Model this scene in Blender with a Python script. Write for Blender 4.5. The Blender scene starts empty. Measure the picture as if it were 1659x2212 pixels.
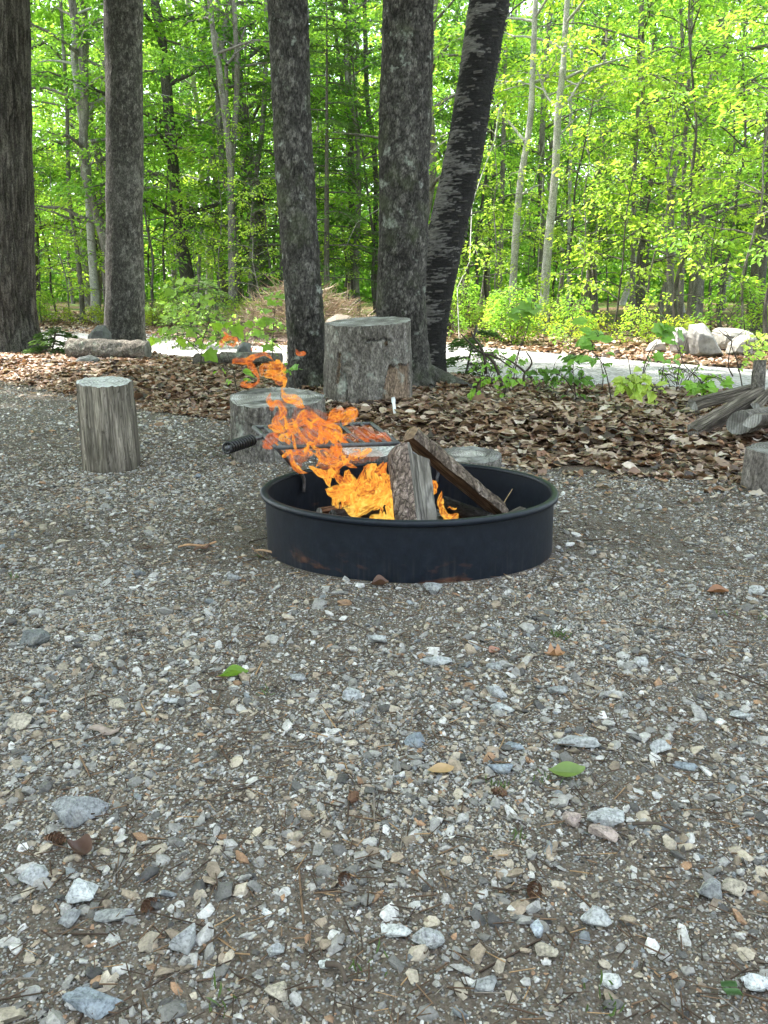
import bpy, math, random
import numpy as np
from mathutils import Vector
PI = math.pi
R = math.radians
random.seed(7)
rng = np.random.default_rng(11)
scene = bpy.context.scene
COL = scene.collection

# ------------------------------------------------------------------ camera
F, CX, CY, PIT, H = 1800.0, 829.5, 1106.0, R(15.2), 0.755
cam = bpy.data.cameras.new('camera'); camo = bpy.data.objects.new('camera', cam); COL.objects.link(camo)
cam.sensor_fit = 'HORIZONTAL'; cam.sensor_width = 36.0; cam.lens = 36.0 * F / 1659.0
cam.clip_start = 0.05; cam.clip_end = 600
camo.location = (0, 0, H); camo.rotation_euler = (PI / 2 - PIT, 0, 0)
scene.camera = camo
SP, CP = math.sin(PIT), math.cos(PIT)

def ray(px, py):
    a, b = (px - CX) / F, (CY - py) / F
    return np.array([a, CP + b * SP, -SP + b * CP])
def aty(px, py, Y):
    d = ray(px, py); return np.array([0, 0, H]) + d * (Y / d[1])
def atz(px, py, z=0.0):
    d = ray(px, py); return np.array([0, 0, H]) + d * ((z - H) / d[2])
def pxm(Y, n=1.0):           # metres that n photo pixels span at depth Y near the ground
    return n * Y * 1.02 / F

# ------------------------------------------------------------------ numpy noise
_P = np.random.default_rng(3).permutation(4096).astype(np.int64)
_G = np.random.default_rng(4).normal(size=(4096, 3)); _G /= np.linalg.norm(_G, axis=1)[:, None]
def _h(i, j, k): return _P[(_P[(_P[i & 4095] + j) & 4095] + k) & 4095]
def perlin(p):
    p = np.asarray(p, float); i = np.floor(p).astype(np.int64); f = p - i
    u = f * f * f * (f * (f * 6 - 15) + 10); out = 0
    for a in (0, 1):
        for b in (0, 1):
            for c in (0, 1):
                g = _G[_h(i[:, 0] + a, i[:, 1] + b, i[:, 2] + c)]
                d = f - np.array([a, b, c])
                w = (u[:, 0] if a else 1 - u[:, 0]) * (u[:, 1] if b else 1 - u[:, 1]) * (u[:, 2] if c else 1 - u[:, 2])
                out = out + w * (g * d).sum(1)
    return out
def fbm(p, o=4, g=.5):
    s, a, q = 0, 1, np.asarray(p, float)
    for _ in range(o):
        s = s + a * perlin(q); q = q * 2.03 + 17.3; a *= g
    return s
def worley(p):
    p = np.asarray(p, float); i = np.floor(p).astype(np.int64)
    f1 = np.full(len(p), 9.0); f2 = np.full(len(p), 9.0); idc = np.zeros(len(p), np.int64)
    for a in (-1, 0, 1):
        for b in (-1, 0, 1):
            for c in (-1, 0, 1):
                h = _h(i[:, 0] + a, i[:, 1] + b, i[:, 2] + c)
                q = i + np.array([a, b, c]) + (_G[h] * .45 + .5)
                d = np.linalg.norm(q - p, axis=1)
                n = d < f1
                f2 = np.where(n, f1, np.minimum(f2, d)); idc = np.where(n, h, idc); f1 = np.where(n, d, f1)
    return f1, f2, (idc % 997) / 997.0
def sstep(a, b, x):
    t = np.clip((x - a) / (b - a), 0, 1); return t * t * (3 - 2 * t)

# ------------------------------------------------------------------ mesh builder
class MB:
    def __init__(s): s.v, s.f, s.c, s.n = [], [], [], 0
    def add(s, v, *faces, col=None, mi=0):
        v = np.asarray(v, float).reshape(-1, 3)
        for f in faces:
            f = np.asarray(f, np.int64)
            if f.size: s.f.append((f + s.n, mi))
        s.v.append(v)
        if col is None: c = np.ones((len(v), 4))
        else:
            c = np.ones((len(v), 4)); col = np.asarray(col, float)
            if col.ndim == 1: c[:, :len(col)] = col
            else: c[:, :col.shape[1]] = col
        s.c.append(c); s.n += len(v)
    def build(s, name, mats, parent=None, loc=None, smooth=True, cols=True):
        v = np.concatenate(s.v) if s.v else np.zeros((0, 3))
        off = np.zeros(3)
        if parent is not None:
            q = parent
            while q is not None: off = off + np.array(q.location); q = q.parent
        elif loc is not None: off = np.asarray(loc, float)
        v = v - off
        me = bpy.data.meshes.new(name)
        sizes = np.concatenate([np.full(len(f), f.shape[1]) for f, m in s.f])
        idx = np.concatenate([f.ravel() for f, m in s.f])
        mi = np.concatenate([np.full(len(f), m) for f, m in s.f])
        me.vertices.add(len(v)); me.vertices.foreach_set('co', v.astype(np.float32).ravel())
        me.loops.add(len(idx)); me.loops.foreach_set('vertex_index', idx.astype(np.int32))
        me.polygons.add(len(sizes))
        st = np.concatenate([[0], np.cumsum(sizes)[:-1]])
        me.polygons.foreach_set('loop_start', st.astype(np.int32))
        me.polygons.foreach_set('loop_total', sizes.astype(np.int32))
        me.polygons.foreach_set('material_index', mi.astype(np.int32))
        me.polygons.foreach_set('use_smooth', np.full(len(sizes), bool(smooth)))
        if not isinstance(mats, (list, tuple)): mats = [mats]
        for m in mats: me.materials.append(m)
        if cols:
            at = me.color_attributes.new('col', 'FLOAT_COLOR', 'POINT')
            at.data.foreach_set('color', np.concatenate(s.c).astype(np.float32).ravel())
        me.update(); me.validate()
        o = bpy.data.objects.new(name, me); COL.objects.link(o)
        if parent is not None: o.parent = parent
        elif loc is not None: o.location = off
        return o

def tag(o, label=None, cat=None, group=None, kind=None):
    if label: o['label'] = label
    if cat: o['category'] = cat
    if group: o['group'] = group
    if kind: o['kind'] = kind
    return o
def thing(name, label, cat, loc=(0, 0, 0), group=None):
    o = bpy.data.objects.new(name, None); COL.objects.link(o); o.location = tuple(loc); o.empty_display_size = .1
    return tag(o, label, cat, group)
def copy_tree(src, loc, rz, sc, label=None, group=None):
    r = src.copy(); COL.objects.link(r); r.location = loc; r.rotation_euler = (0, 0, rz); r.scale = (sc, sc, sc)
    if label: r['label'] = label
    if group: r['group'] = group
    for ch in KIDS[src.name]:
        c = ch.copy(); COL.objects.link(c); c.parent = r
    return r
KIDS = {}

def frames(P):
    P = np.asarray(P, float); T = np.gradient(P, axis=0); T /= np.linalg.norm(T, axis=1)[:, None] + 1e-12
    n = np.cross(T[0], [0, 0, 1.0]) if abs(T[0, 2]) < .9 else np.cross(T[0], [0, 1.0, 0])
    n /= np.linalg.norm(n); A = np.zeros_like(P)
    for i in range(len(P)):
        n = n - T[i] * n.dot(T[i]); n /= np.linalg.norm(n) + 1e-12; A[i] = n
    return T, A, np.cross(T, A)
def tube(mb, P, rad, sides=6, col=None, mi=0, cap=True):
    P = np.asarray(P, float); n = len(P); rad = np.broadcast_to(np.asarray(rad, float), (n,))
    T, A, B = frames(P)
    th = np.arange(sides) * 2 * PI / sides
    v = P[:, None] + rad[:, None, None] * (np.cos(th)[None, :, None] * A[:, None] + np.sin(th)[None, :, None] * B[:, None])
    v = v.reshape(-1, 3); q = grid_quads(n, sides, True)
    if cap and sides > 2:
        v = np.vstack([v, P[0], P[-1]]); k = np.arange(sides); kn = (k + 1) % sides; e = (n - 1) * sides
        t = np.concatenate([np.stack([kn, k, np.full(sides, n * sides)], 1), np.stack([e + k, e + kn, np.full(sides, n * sides + 1)], 1)])
        mb.add(v, q, t, col=col, mi=mi)
    else: mb.add(v, q, col=col, mi=mi)
def grid_quads(n, m, wrap=False):
    i = np.arange(n - 1)[:, None]; k = np.arange(m if wrap else m - 1)[None]
    kn = (k + 1) % m
    return np.stack([i * m + k + 0 * i, i * m + kn, (i + 1) * m + kn, (i + 1) * m + k], -1).reshape(-1, 4)
def spline(P, n):
    P = np.asarray(P, float); m = len(P)
    if m < 3:
        t = np.linspace(0, 1, n)[:, None]; return P[0] + (P[-1] - P[0]) * t
    Q = np.vstack([2 * P[0] - P[1], P, 2 * P[-1] - P[-2]])
    s = np.linspace(0, m - 1 - 1e-6, n); i = s.astype(int); t = (s - i)[:, None]
    a, b, c, d = Q[i], Q[i + 1], Q[i + 2], Q[i + 3]
    return .5 * (2 * b + (c - a) * t + (2 * a - 5 * b + 4 * c - d) * t * t + (3 * b - a - 3 * c + d) * t ** 3)

# ------------------------------------------------------------------ materials
class M:
    def __init__(s, name):
        s.m = bpy.data.materials.new(name); s.m.use_nodes = True; s.nt = s.m.node_tree; s.nt.nodes.clear()
        s.out = s.nt.nodes.new('ShaderNodeOutputMaterial')
    def n(s, t, ins=None, **kw):
        nd = s.nt.nodes.new('ShaderNode' + t)
        for k, v in kw.items(): setattr(nd, k, v)
        for k, v in (ins or {}).items():
            sk = nd.inputs[k]
            if isinstance(v, bpy.types.NodeSocket): s.nt.links.new(v, sk)
            else: sk.default_value = (tuple(v) + (1,) if isinstance(v, (tuple, list)) and len(v) == 3 and sk.type == 'RGBA' else v)
        return nd
    def coord(s, sc=(1, 1, 1), which='Object'):
        tc = s.n('TexCoord'); mp = s.n('Mapping', {'Vector': tc.outputs[which], 'Scale': sc}); return mp.outputs[0]
    def noise(s, vec, scale, detail=4, rough=.55, dist=0.0):
        return s.n('TexNoise', {'Vector': vec, 'Scale': scale, 'Detail': detail, 'Roughness': rough, 'Distortion': dist}).outputs[0]
    def vor(s, vec, scale, feature='F1', out=0, rnd=1.0):
        return s.n('TexVoronoi', {'Vector': vec, 'Scale': scale, 'Randomness': rnd}, feature=feature).outputs[out]
    def ramp(s, fac, stops, interp='LINEAR'):
        r = s.n('ValToRGB', {'Fac': fac}); cr = r.color_ramp; cr.interpolation = interp
        while len(cr.elements) < len(stops): cr.elements.new(1.0)
        for e, (p, c) in zip(cr.elements, stops):
            e.position = p; e.color = (tuple(c) + (1,)) if not isinstance(c, (int, float)) else (c, c, c, 1)
        return r.outputs[0]
    def mix(s, fac, a, b, mode='MIX'):
        nd = s.n('Mix', data_type='RGBA', blend_type=mode)
        for sk, v in ((nd.inputs[0], fac), (nd.inputs[6], a), (nd.inputs[7], b)):
            if isinstance(v, bpy.types.NodeSocket): s.nt.links.new(v, sk)
            else: sk.default_value = v if isinstance(v, (int, float)) else tuple(v) + (1,)
        return nd.outputs[2]
    def math(s, op, a, b=0.0):
        nd = s.n('Math', operation=op)
        for sk, v in ((nd.inputs[0], a), (nd.inputs[1], b)):
            if isinstance(v, bpy.types.NodeSocket): s.nt.links.new(v, sk)
            else: sk.default_value = v
        return nd.outputs[0]
    def attr(s, name='col', out=0): return s.n('Attribute', attribute_name=name).outputs[out]
    def bump(s, h, st=.5, d=.01, nrm=None):
        ins = {'Height': h, 'Strength': st, 'Distance': d}
        if nrm is not None: ins['Normal'] = nrm
        return s.n('Bump', ins).outputs[0]
    def pbr(s, col, rough=.8, nrm=None, spec=.3, metal=0.0, surf=True):
        ins = {'Base Color': col, 'Roughness': rough, 'Specular IOR Level': spec, 'Metallic': metal}
        if nrm is not None: ins['Normal'] = nrm
        b = s.n('BsdfPrincipled', ins)
        if surf: s.nt.links.new(b.outputs[0], s.out.inputs[0])
        return b.outputs[0]
    def surf(s, sh): s.nt.links.new(sh, s.out.inputs[0]); return s.m

def bark_mat(name, dark, mid, light, stretch=(1, 1, .35), sc=30, lich=.0, moss=0.0, bump=.7, bd=.012, crack=.75, csc=.9):
    a = M(name); co = a.coord(stretch); c2 = a.coord()
    n1 = a.noise(co, sc, 8, .65, .4); dco = a.n('VectorMath', {0: co, 1: a.n('VectorMath', {0: a.n('TexNoise', {'Vector': co, 'Scale': sc * .7, 'Detail': 3.0}).outputs[1], 'Scale': .05}, operation='SCALE').outputs[0]}, operation='ADD').outputs[0]
    v = a.vor(dco, sc * csc, 'DISTANCE_TO_EDGE', 0)
    big = a.noise(c2, 3.2, 4)
    c = a.ramp(n1, [(.3, dark), (.52, mid), (.72, light)])
    c = a.mix(a.ramp(big, [(.38, 0.0), (.68, .45)]), c, light)
    c = a.mix(a.ramp(v, [(0, crack), (.09, 0.0)]), c, tuple(x * .35 for x in dark))
    c = a.mix(1.0, c, a.ramp(a.noise(a.coord((1, 1, .55)), 110, 4, .7), [(.36, .5), (.5, 1.0), (.64, 1.6)]), 'MULTIPLY')
    c = a.mix(1.0, c, a.attr(), 'MULTIPLY')
    if lich:
        lm = a.ramp(a.noise(c2, 9, 5, .6), [(.62 - lich * .2, 0.0), (.68, .8)])
        c = a.mix(a.math('MULTIPLY', lm, a.ramp(a.noise(c2, 60, 3), [(.35, .2), (.6, 1.0)])), c, (.36, .38, .33))
    if moss:
        mm = a.ramp(a.noise(c2, 5, 6, .6), [(.52, 0.0), (.66, moss)])
        c = a.mix(mm, c, (.10, .12, .055))
    h = a.math('ADD', a.math('MULTIPLY', n1, .8), a.ramp(v, [(0, 0.0), (.15, .45 * min(1, crack * 1.4))]))
    h = a.math('ADD', h, a.math('MULTIPLY', a.noise(c2, 160, 4), .25))
    a.pbr(c, .92, a.bump(h, bump, bd), .15)
    return a.m

def leaf_mat(name, tr=.5, boost=1.5, rough=.5, spec=.25):
    a = M(name); col = a.attr()
    n = a.noise(a.coord(), 35, 2)
    c = a.mix(1.0, col, a.ramp(n, [(.3, .82), (.7, 1.12)]), 'MULTIPLY')
    p = a.pbr(c, rough, None, spec, surf=False)
    t = a.n('BsdfTranslucent', {'Color': a.mix(1.0, c, (boost * 1.06, boost * 1.02, boost * .7), 'MULTIPLY')}).outputs[0]
    return a.surf(a.n('MixShader', {0: tr, 1: p, 2: t}).outputs[0])

def stone_mat(name, speck=220, amt=.5):
    a = M(name); co = a.coord(); col = a.attr()
    n1 = a.noise(co, speck, 3, .7); n2 = a.noise(co, speck * .22, 5, .6)
    c = a.mix(1.0, col, a.ramp(n2, [(.3, .62), (.7, 1.25)]), 'MULTIPLY')
    c = a.mix(1.0, c, a.ramp(n1, [(.34, 1 - amt), (.5, 1.0), (.66, 1 + amt * .45)]), 'MULTIPLY')
    c = a.mix(a.ramp(a.noise(co, speck * .1, 3), [(.55, 0.0), (.75, .4)]), c, (.19, .155, .115))
    a.pbr(c, .85, a.bump(a.math('ADD', n2, a.math('MULTIPLY', n1, .35)), .6, .003), .3)
    return a.m

def ground_mat():
    a = M('site_dirt'); tc = a.n('TexCoord'); co = tc.outputs['Object']
    z = a.attr()                                   # R: leaf-litter soil, G: forest floor
    sep = a.n('SeparateColor', {0: z})
    d1 = a.noise(co, 7, 6, .6); d2 = a.noise(co, 160, 6, .75); d3 = a.noise(co, 1.3, 4)
    dirt = a.ramp(d2, [(.3, (.032, .0245, .019)), (.5, (.11, .087, .068)), (.7, (.215, .18, .148))])
    dirt = a.mix(a.ramp(d3, [(.35, 0.0), (.62, .4)]), dirt, (.065, .054, .044))
    v = a.n('TexVoronoi', {'Vector': co, 'Scale': 230.0}); v2 = a.n('TexVoronoi', {'Vector': co, 'Scale': 120.0})
    pc = a.ramp(a.n('SeparateColor', {0: v.outputs[1]}).outputs[0], [(0, (.07, .065, .06)), (.3, (.17, .155, .135)), (.6, (.27, .255, .235)), (.85, (.42, .42, .41)), (1, (.16, .11, .07))])
    pc2 = a.ramp(a.n('SeparateColor', {0: v2.outputs[1]}).outputs[1], [(0, (.1, .09, .085)), (.5, (.23, .215, .195)), (1, (.4, .4, .39))])
    m1 = a.math('MULTIPLY', a.ramp(v.outputs[0], [(.25, 1.0), (.5, 0.0)]), a.ramp(a.n('SeparateColor', {0: v.outputs[1]}).outputs[2], [(.25, 0.0), (.4, 1.0)]))
    m2 = a.math('MULTIPLY', a.ramp(v2.outputs[0], [(.2, 1.0), (.42, 0.0)]), a.ramp(a.n('SeparateColor', {0: v2.outputs[1]}).outputs[0], [(.5, 0.0), (.6, 1.0)]))
    c = a.mix(m1, dirt, pc); c = a.mix(m2, c, pc2)
    soil = a.ramp(d2, [(.3, (.022, .014, .009)), (.55, (.075, .045, .027)), (.75, (.16, .1, .06))])
    c = a.mix(sep.outputs[0], c, soil)
    fl = a.mix(a.ramp(a.noise(co, .9, 5), [(.42, 0.0), (.6, 1.0)]), a.ramp(d2, [(.3, (.06, .035, .022)), (.55, (.17, .105, .07)), (.75, (.3, .2, .14))]), (.06, .105, .02))
    c = a.mix(sep.outputs[1], c, fl)
    h = a.math('ADD', a.math('MULTIPLY', d2, .5), a.math('ADD', m1, a.math('MULTIPLY', m2, 1.6)))
    a.pbr(c, .95, a.bump(h, .8, .004, a.bump(d1, .5, .02)), .15)
    return a.m
def road_mat():
    a = M('road_gravel'); co = a.coord()
    v = a.n('TexVoronoi', {'Vector': co, 'Scale': 42.0})
    c = a.ramp(a.n('SeparateColor', {0: v.outputs[1]}).outputs[0], [(0, (.17, .165, .16)), (.4, (.29, .287, .28)), (.8, (.4, .4, .4)), (1, (.47, .47, .47))])
    c = a.mix(a.ramp(a.noise(co, 1.1, 5), [(.4, 0.0), (.7, .5)]), c, (.3, .28, .25))
    a.pbr(c, 1.0, a.bump(v.outputs[0], .9, .012), 0.0); return a.m

def wood_mat(name, dark, mid, light, axis=(14, 14, 1.2), rings=False, bump=.6, sc=6, loc=False):
    a = M(name); co = a.coord(axis) if not loc else a.n('Mapping', {'Vector': a.attr('loc', 1), 'Scale': axis}).outputs[0]; n = a.noise(co, sc, 8, .62, .3); n2 = a.noise(a.coord(), 14, 5)
    c = a.ramp(n, [(.28, dark), (.5, mid), (.7, light)])
    c = a.mix(a.ramp(n2, [(.4, 0.0), (.75, .55)]), c, tuple(x * .55 for x in mid))
    co3 = a.n('Mapping', {'Vector': co, 'Scale': (1.3, 1.3, .5)}).outputs[0]
    cr = a.ramp(a.noise(co3, sc * .8, 3), [(.44, 0.0), (.485, 1.0), (.5, 1.0), (.54, 0.0)])
    c = a.mix(a.math('MULTIPLY', cr, .55), c, tuple(x * .3 for x in dark))
    c = a.mix(1.0, c, a.attr(), 'MULTIPLY')
    a.pbr(c, .85, a.bump(a.math('SUBTRACT', n, a.math('MULTIPLY', cr, .5)), bump, .008), .2); return a.m
def cut_mat(name, dark, mid, light, ringscale=28):
    a = M(name); co = a.coord()
    w = a.n('TexWave', {'Vector': co, 'Scale': ringscale, 'Distortion': 2.2, 'Detail': 3.0, 'Detail Scale': 1.6}, wave_type='RINGS', rings_direction='Z').outputs[1]
    n = a.noise(co, 9, 6, .6); f = a.noise(co, 120, 4)
    c = a.ramp(n, [(.32, dark), (.5, mid), (.66, light)])
    c = a.mix(1.0, c, a.ramp(w, [(0, .72), (1, 1.1)]), 'MULTIPLY')
    c = a.mix(1.0, c, a.ramp(f, [(.3, .8), (.7, 1.15)]), 'MULTIPLY')
    vo = a.vor(a.coord((1, 1, .1)), 9, 'DISTANCE_TO_EDGE')
    c = a.mix(a.ramp(vo, [(0, .6), (.03, 0.0)]), c, tuple(x * .25 for x in dark))
    c = a.mix(1.0, c, a.attr(), 'MULTIPLY')
    a.pbr(c, .85, a.bump(a.math('ADD', w, n), .4, .004), .2); return a.m
def flat_mat(name, col, rough=.7, spec=.3, var=.3, sc=60, metal=0.0):
    a = M(name); n = a.noise(a.coord(), sc, 5)
    c = a.mix(1.0, col, a.ramp(n, [(.3, 1 - var), (.7, 1 + var)]), 'MULTIPLY')
    c = a.mix(1.0, c, a.attr(), 'MULTIPLY')
    a.pbr(c, rough, a.bump(n, .25, .003), spec, metal); return a.m

MAT = {}
MAT['ground'] = ground_mat(); MAT['road'] = road_mat(); MAT['stone'] = stone_mat('granite_stone'); MAT['pebble'] = stone_mat('pebbles', 300, .3)
MAT['boulder'] = stone_mat('boulder_granite', 26, .28)
MAT['leaf'] = leaf_mat('beech_leaf', .57, 1.8); MAT['bigleaf'] = leaf_mat('maple_leaf', .42, 1.4, .42, .35)
MAT['needle'] = leaf_mat('hemlock_needles', .4, 1.2, .6, .2); MAT['litter'] = leaf_mat('dead_leaf', .16, 1.2, .48, .42)
MAT['bark_scaly'] = bark_mat('scaly_bark', (.016, .014, .012), (.054, .048, .042), (.155, .144, .13), (1, 1, .55), 40, .1, .28, .8, .012, .25, 1.5)
MAT['bark_grey'] = bark_mat('dark_grey_bark', (.024, .022, .02), (.07, .065, .06), (.17, .162, .152), (1, 1, .5), 46, .0, 0, .8, .01, .3, 1.3)
MAT['bark_furrow'] = bark_mat('furrowed_bark', (.022, .019, .017), (.075, .067, .06), (.175, .16, .146), (1, 1, .16), 40, 0, 0, .8, .012, .35, 1.0)
MAT['bark_beech'] = bark_mat('pale_beech_bark', (.17, .165, .155), (.3, .29, .27), (.42, .41, .385), (1, 1, .8), 12, .0, 0, .2, .006, 0)
MAT['bark_brown'] = bark_mat('brown_grey_bark', (.07, .062, .054), (.15, .135, .12), (.27, .25, .23), (1, 1, .2), 18, .05, 0, .7, .012, .3)
MAT['bark_dark'] = bark_mat('dark_thin_bark', (.04, .036, .031), (.085, .077, .067), (.15, .138, .122), (1, 1, .3), 20, 0, 0, .7, .012, .3)
MAT['bark_stump'] = bark_mat('stump_bark', (.042, .038, .032), (.135, .125, .108), (.28, .268, .243), (1, 1, .4), 34, .2, .0, .9, .012, .3, 1.6)
MAT['twig'] = flat_mat('twig_bark', (.06, .045, .035), .85)
MAT['steel'] = None

# ------------------------------------------------------------------ terrain
EX = [-9, -6, -3.2, -1.44, -.87, .3, .86, 1.4, 3, 9]; EY = [9.3, 8.4, 6.95, 5.2, 4.77, 3.68, 3.38, 3.22, 3.05, 2.9]
def edge(x): return np.interp(x, EX, EY)
def rnear(x): return np.interp(x, [-20, -6, -3, .67, 2.1, 3.4, 12], [12, 10.6, 9.2, 6.75, 5.9, 5.2, 4.2])
def rfar(x): return np.interp(x, [-20, -6, -4, -2.2, -1, .9, 2.75, 3.4, 12], [17.2, 16.6, 15.2, 12.6, 12.0, 11.4, 8.75, 8.0, 6.6])
def terr(x, y):
    x = np.atleast_1d(np.asarray(x, float)); y = np.atleast_1d(np.asarray(y, float))
    p = np.stack([x, y, 0 * x], 1)
    z = .012 * fbm(p * 1.1, 3) + .004 * fbm(p * 6, 2)
    bank = sstep(0, 1.0, y - edge(x)) * sstep(0, .7, rnear(x) - y)
    z = z + bank * (.085 + .05 * fbm(p * .9 + 5, 3))
    onroad = sstep(-.4, .2, y - rnear(x)) * sstep(-.4, .2, rfar(x) - y)
    z = z * (1 - onroad) + onroad * (-.01)
    far = sstep(0, 2.5, y - rfar(x)); z = z + far * (.05 + .1 * fbm(p * .35 + 9, 3))
    rg = np.hypot(x - .075, y - 2.37)
    z = np.where(y < 5, z * sstep(.3, .7, rg), z)
    return z + .045 * np.exp(-((y - 1.8) / .55) ** 2 - (x / 1.3) ** 2)
def terr1(x, y): return float(terr(x, y)[0])
def onground(px, py):
    z = 0.0
    for _ in range(6):
        p = atz(px, py, z); z = terr1(p[0], p[1])
    p[2] = z; return p

gx = np.concatenate([-np.geomspace(120, 3.2, 40), np.linspace(-3.15, 3.15, 260), np.geomspace(3.2, 120, 40)])
gy = np.concatenate([np.linspace(-60, .2, 25), np.linspace(.24, 6.0, 250), np.linspace(6.1, 14, 80), np.geomspace(14.3, 190, 50)])
XX, YY = np.meshgrid(gx, gy); xs, ys = XX.ravel(), YY.ravel()
zz = terr(xs, ys)
pn = np.stack([xs, ys, 0 * xs], 1)
wob = .22 * fbm(pn * 1.6, 4)
soilm = sstep(-.12, .2, ys - edge(xs) + wob)
forest = sstep(-.15, .25, ys - rfar(xs) + wob)
mb = MB(); mb.add(np.stack([xs, ys, zz], 1), grid_quads(len(gy), len(gx)), col=np.stack([soilm * (1 - forest), forest, 0 * xs], 1))
tag(mb.build('ground', MAT['ground']), kind='structure')
mb = MB(); rx = np.concatenate([np.linspace(-40, -8, 30), np.linspace(-7.7, 6, 120), np.linspace(6.5, 30, 25)]); tt = np.linspace(0, 1, 14)
ra, rb = rnear(rx) + .1 * fbm(np.stack([rx, 0 * rx, 0 * rx], 1) * 2, 3), rfar(rx) + .12 * fbm(np.stack([rx, 0 * rx + 7, 0 * rx], 1) * 2, 3)
ry = ra[None] + (rb - ra)[None] * tt[:, None]; rX = np.broadcast_to(rx[None], ry.shape)
cr = np.sin(PI * tt)[:, None] * .02
mb.add(np.stack([rX.ravel(), ry.ravel(), (terr(rX.ravel(), ry.ravel()).reshape(ry.shape) * 0 - .005 + cr).ravel()], 1), grid_quads(len(tt), len(rx)))
tag(mb.build('road', MAT['road']), kind='structure')

# ------------------------------------------------------------------ gravel
import bmesh
def hull(npts, r, sq=(1, .8, .6), jit=.25):
    bm = bmesh.new()
    for _ in range(npts):
        d = r.normal(size=3); d /= np.linalg.norm(d)
        bm.verts.new(tuple(d * np.array(sq) * (1 + r.uniform(-jit, jit))))
    res = bmesh.ops.convex_hull(bm, input=bm.verts)
    junk = [g for g in res['geom_interior'] if isinstance(g, bmesh.types.BMVert)]
    bmesh.ops.delete(bm, geom=junk, context='VERTS')
    loose = [v for v in bm.verts if not v.link_faces]
    bmesh.ops.delete(bm, geom=loose, context='VERTS')
    bmesh.ops.triangulate(bm, faces=bm.faces); bm.verts.index_update()
    v = np.array([v.co[:] for v in bm.verts]); f = np.array([[x.index for x in p.verts] for p in bm.faces]); bm.free()
    return v, f
hr = np.random.default_rng(5)
PRO_S = [hull(12, hr, (1, hr.uniform(.75, .95), hr.uniform(.6, .85)), .16) for _ in range(20)]
PRO_M = [hull(20, hr, (1, hr.uniform(.65, .95), hr.uniform(.5, .85)), .16) for _ in range(26)]
PAL = np.array([(.35, .345, .328), (.45, .447, .43), (.235, .23, .215), (.345, .305, .242), (.13, .127, .12), (.25, .205, .155), (.07, .068, .066), (.54, .535, .515), (.29, .18, .11), (.18, .195, .205)])
PW = np.array([.18, .07, .2, .19, .13, .13, .05, .02, .03, .035]); PW /= PW.sum()
def scatter(mb, protos, x, y, rad, r, sink=.25, flat=.85):
    n = len(x); z = terr(x, y); k = r.integers(0, len(protos), n)
    az = r.uniform(0, 2 * PI, n); tx = r.normal(0, .3, n); ty = r.normal(0, .3, n)
    sc = rad[:, None] * np.stack([r.uniform(.8, 1.3, n), r.uniform(.75, 1.1, n), r.uniform(.6, 1.05, n) * flat], 1)
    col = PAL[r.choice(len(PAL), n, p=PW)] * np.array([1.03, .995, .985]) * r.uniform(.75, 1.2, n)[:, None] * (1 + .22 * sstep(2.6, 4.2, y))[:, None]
    ca, sa = np.cos(az), np.sin(az)
    for i, (pv, pf) in enumerate(protos):
        s = np.where(k == i)[0]
        if not len(s): continue
        v = pv[None] * sc[s][:, None]
        vz = v[..., 2] + v[..., 0] * tx[s][:, None] + v[..., 1] * ty[s][:, None]
        vx = v[..., 0] * ca[s][:, None] - v[..., 1] * sa[s][:, None] + x[s][:, None]
        vy = v[..., 0] * sa[s][:, None] + v[..., 1] * ca[s][:, None] + y[s][:, None]
        vz = vz + (z[s] + sc[s][:, 2] * (.6 - sink))[:, None]
        vv = np.stack([vx, vy, vz], -1).reshape(-1, 3); m = len(pv)
        f = (pf[None] + (np.arange(len(s)) * m)[:, None, None]).reshape(-1, 3)
        mb.add(vv, f, col=np.repeat(col[s], m, 0))
def sample(n, y0, y1, r, pw=1.0, margin=.12):
    y = (y0 ** pw + r.uniform(0, 1, n) * (y1 ** pw - y0 ** pw)) ** (1 / pw)
    hw = .4608 * (y * CP + .2) + margin
    x = r.uniform(-1, 1, n) * hw
    return x, y
def keep(x, y, r, dens_lo=.12, ns=1.5):
    p = np.stack([x, y, 0 * x], 1)
    d = fbm(p * ns + 3, 3)
    pr = np.clip(.52 + 2.1 * d, dens_lo, 1)
    k = (r.uniform(0, 1, len(x)) < pr) & (y < edge(x) + .1 * fbm(p * 4, 2)) & (np.hypot(x - .075, y - 2.37) > .43)
    return k
gm = MB(); gr = np.random.default_rng(21)
for (n, y0, y1, pw, a, b, pr, lo, ns) in ((110000, .42, 2.1, 1.6, .0018, .0038, PRO_S, .3, 2.2), (92000, .42, 3.9, 1.5, .0032, .0072, PRO_S, .16, 1.9),
        (42000, 2.8, 7.2, 1.5, .0052, .0105, PRO_S, .5, 1.2), (2500, .42, 1.7, 1.4, .008, .0145, PRO_M, .05, 2.4), (13000, .42, 6.5, 1.4, .0062, .0125, PRO_M, .1, 1.6), (2300, .42, 6.5, 1.3, .0105, .0215, PRO_M, .06, 1.3)):
    x, y = sample(n, y0, y1, gr, pw); k = keep(x, y, gr, lo, ns); x, y = x[k], y[k]
    rad = a * (b / a) ** (gr.uniform(0, 1, len(x)) ** 1.6)
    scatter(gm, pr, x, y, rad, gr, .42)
# loose stones on the road
x = gr.uniform(-8, 5, 9000); y = rnear(x) + gr.uniform(-.05, 1.03, 9000) * (rfar(x) - rnear(x))
gm2 = MB(); scatter(gm2, PRO_S, x, y, gr.uniform(.008, .02, 9000), gr, .2)
gm2.c = [np.clip(c * .75, 0, .4) for c in gm2.c]
tag(gm.build('gravel', MAT['pebble'], smooth=False), kind='stuff')
tag(gm2.build('road_gravel', MAT['pebble'], smooth=False), kind='stuff')

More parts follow.
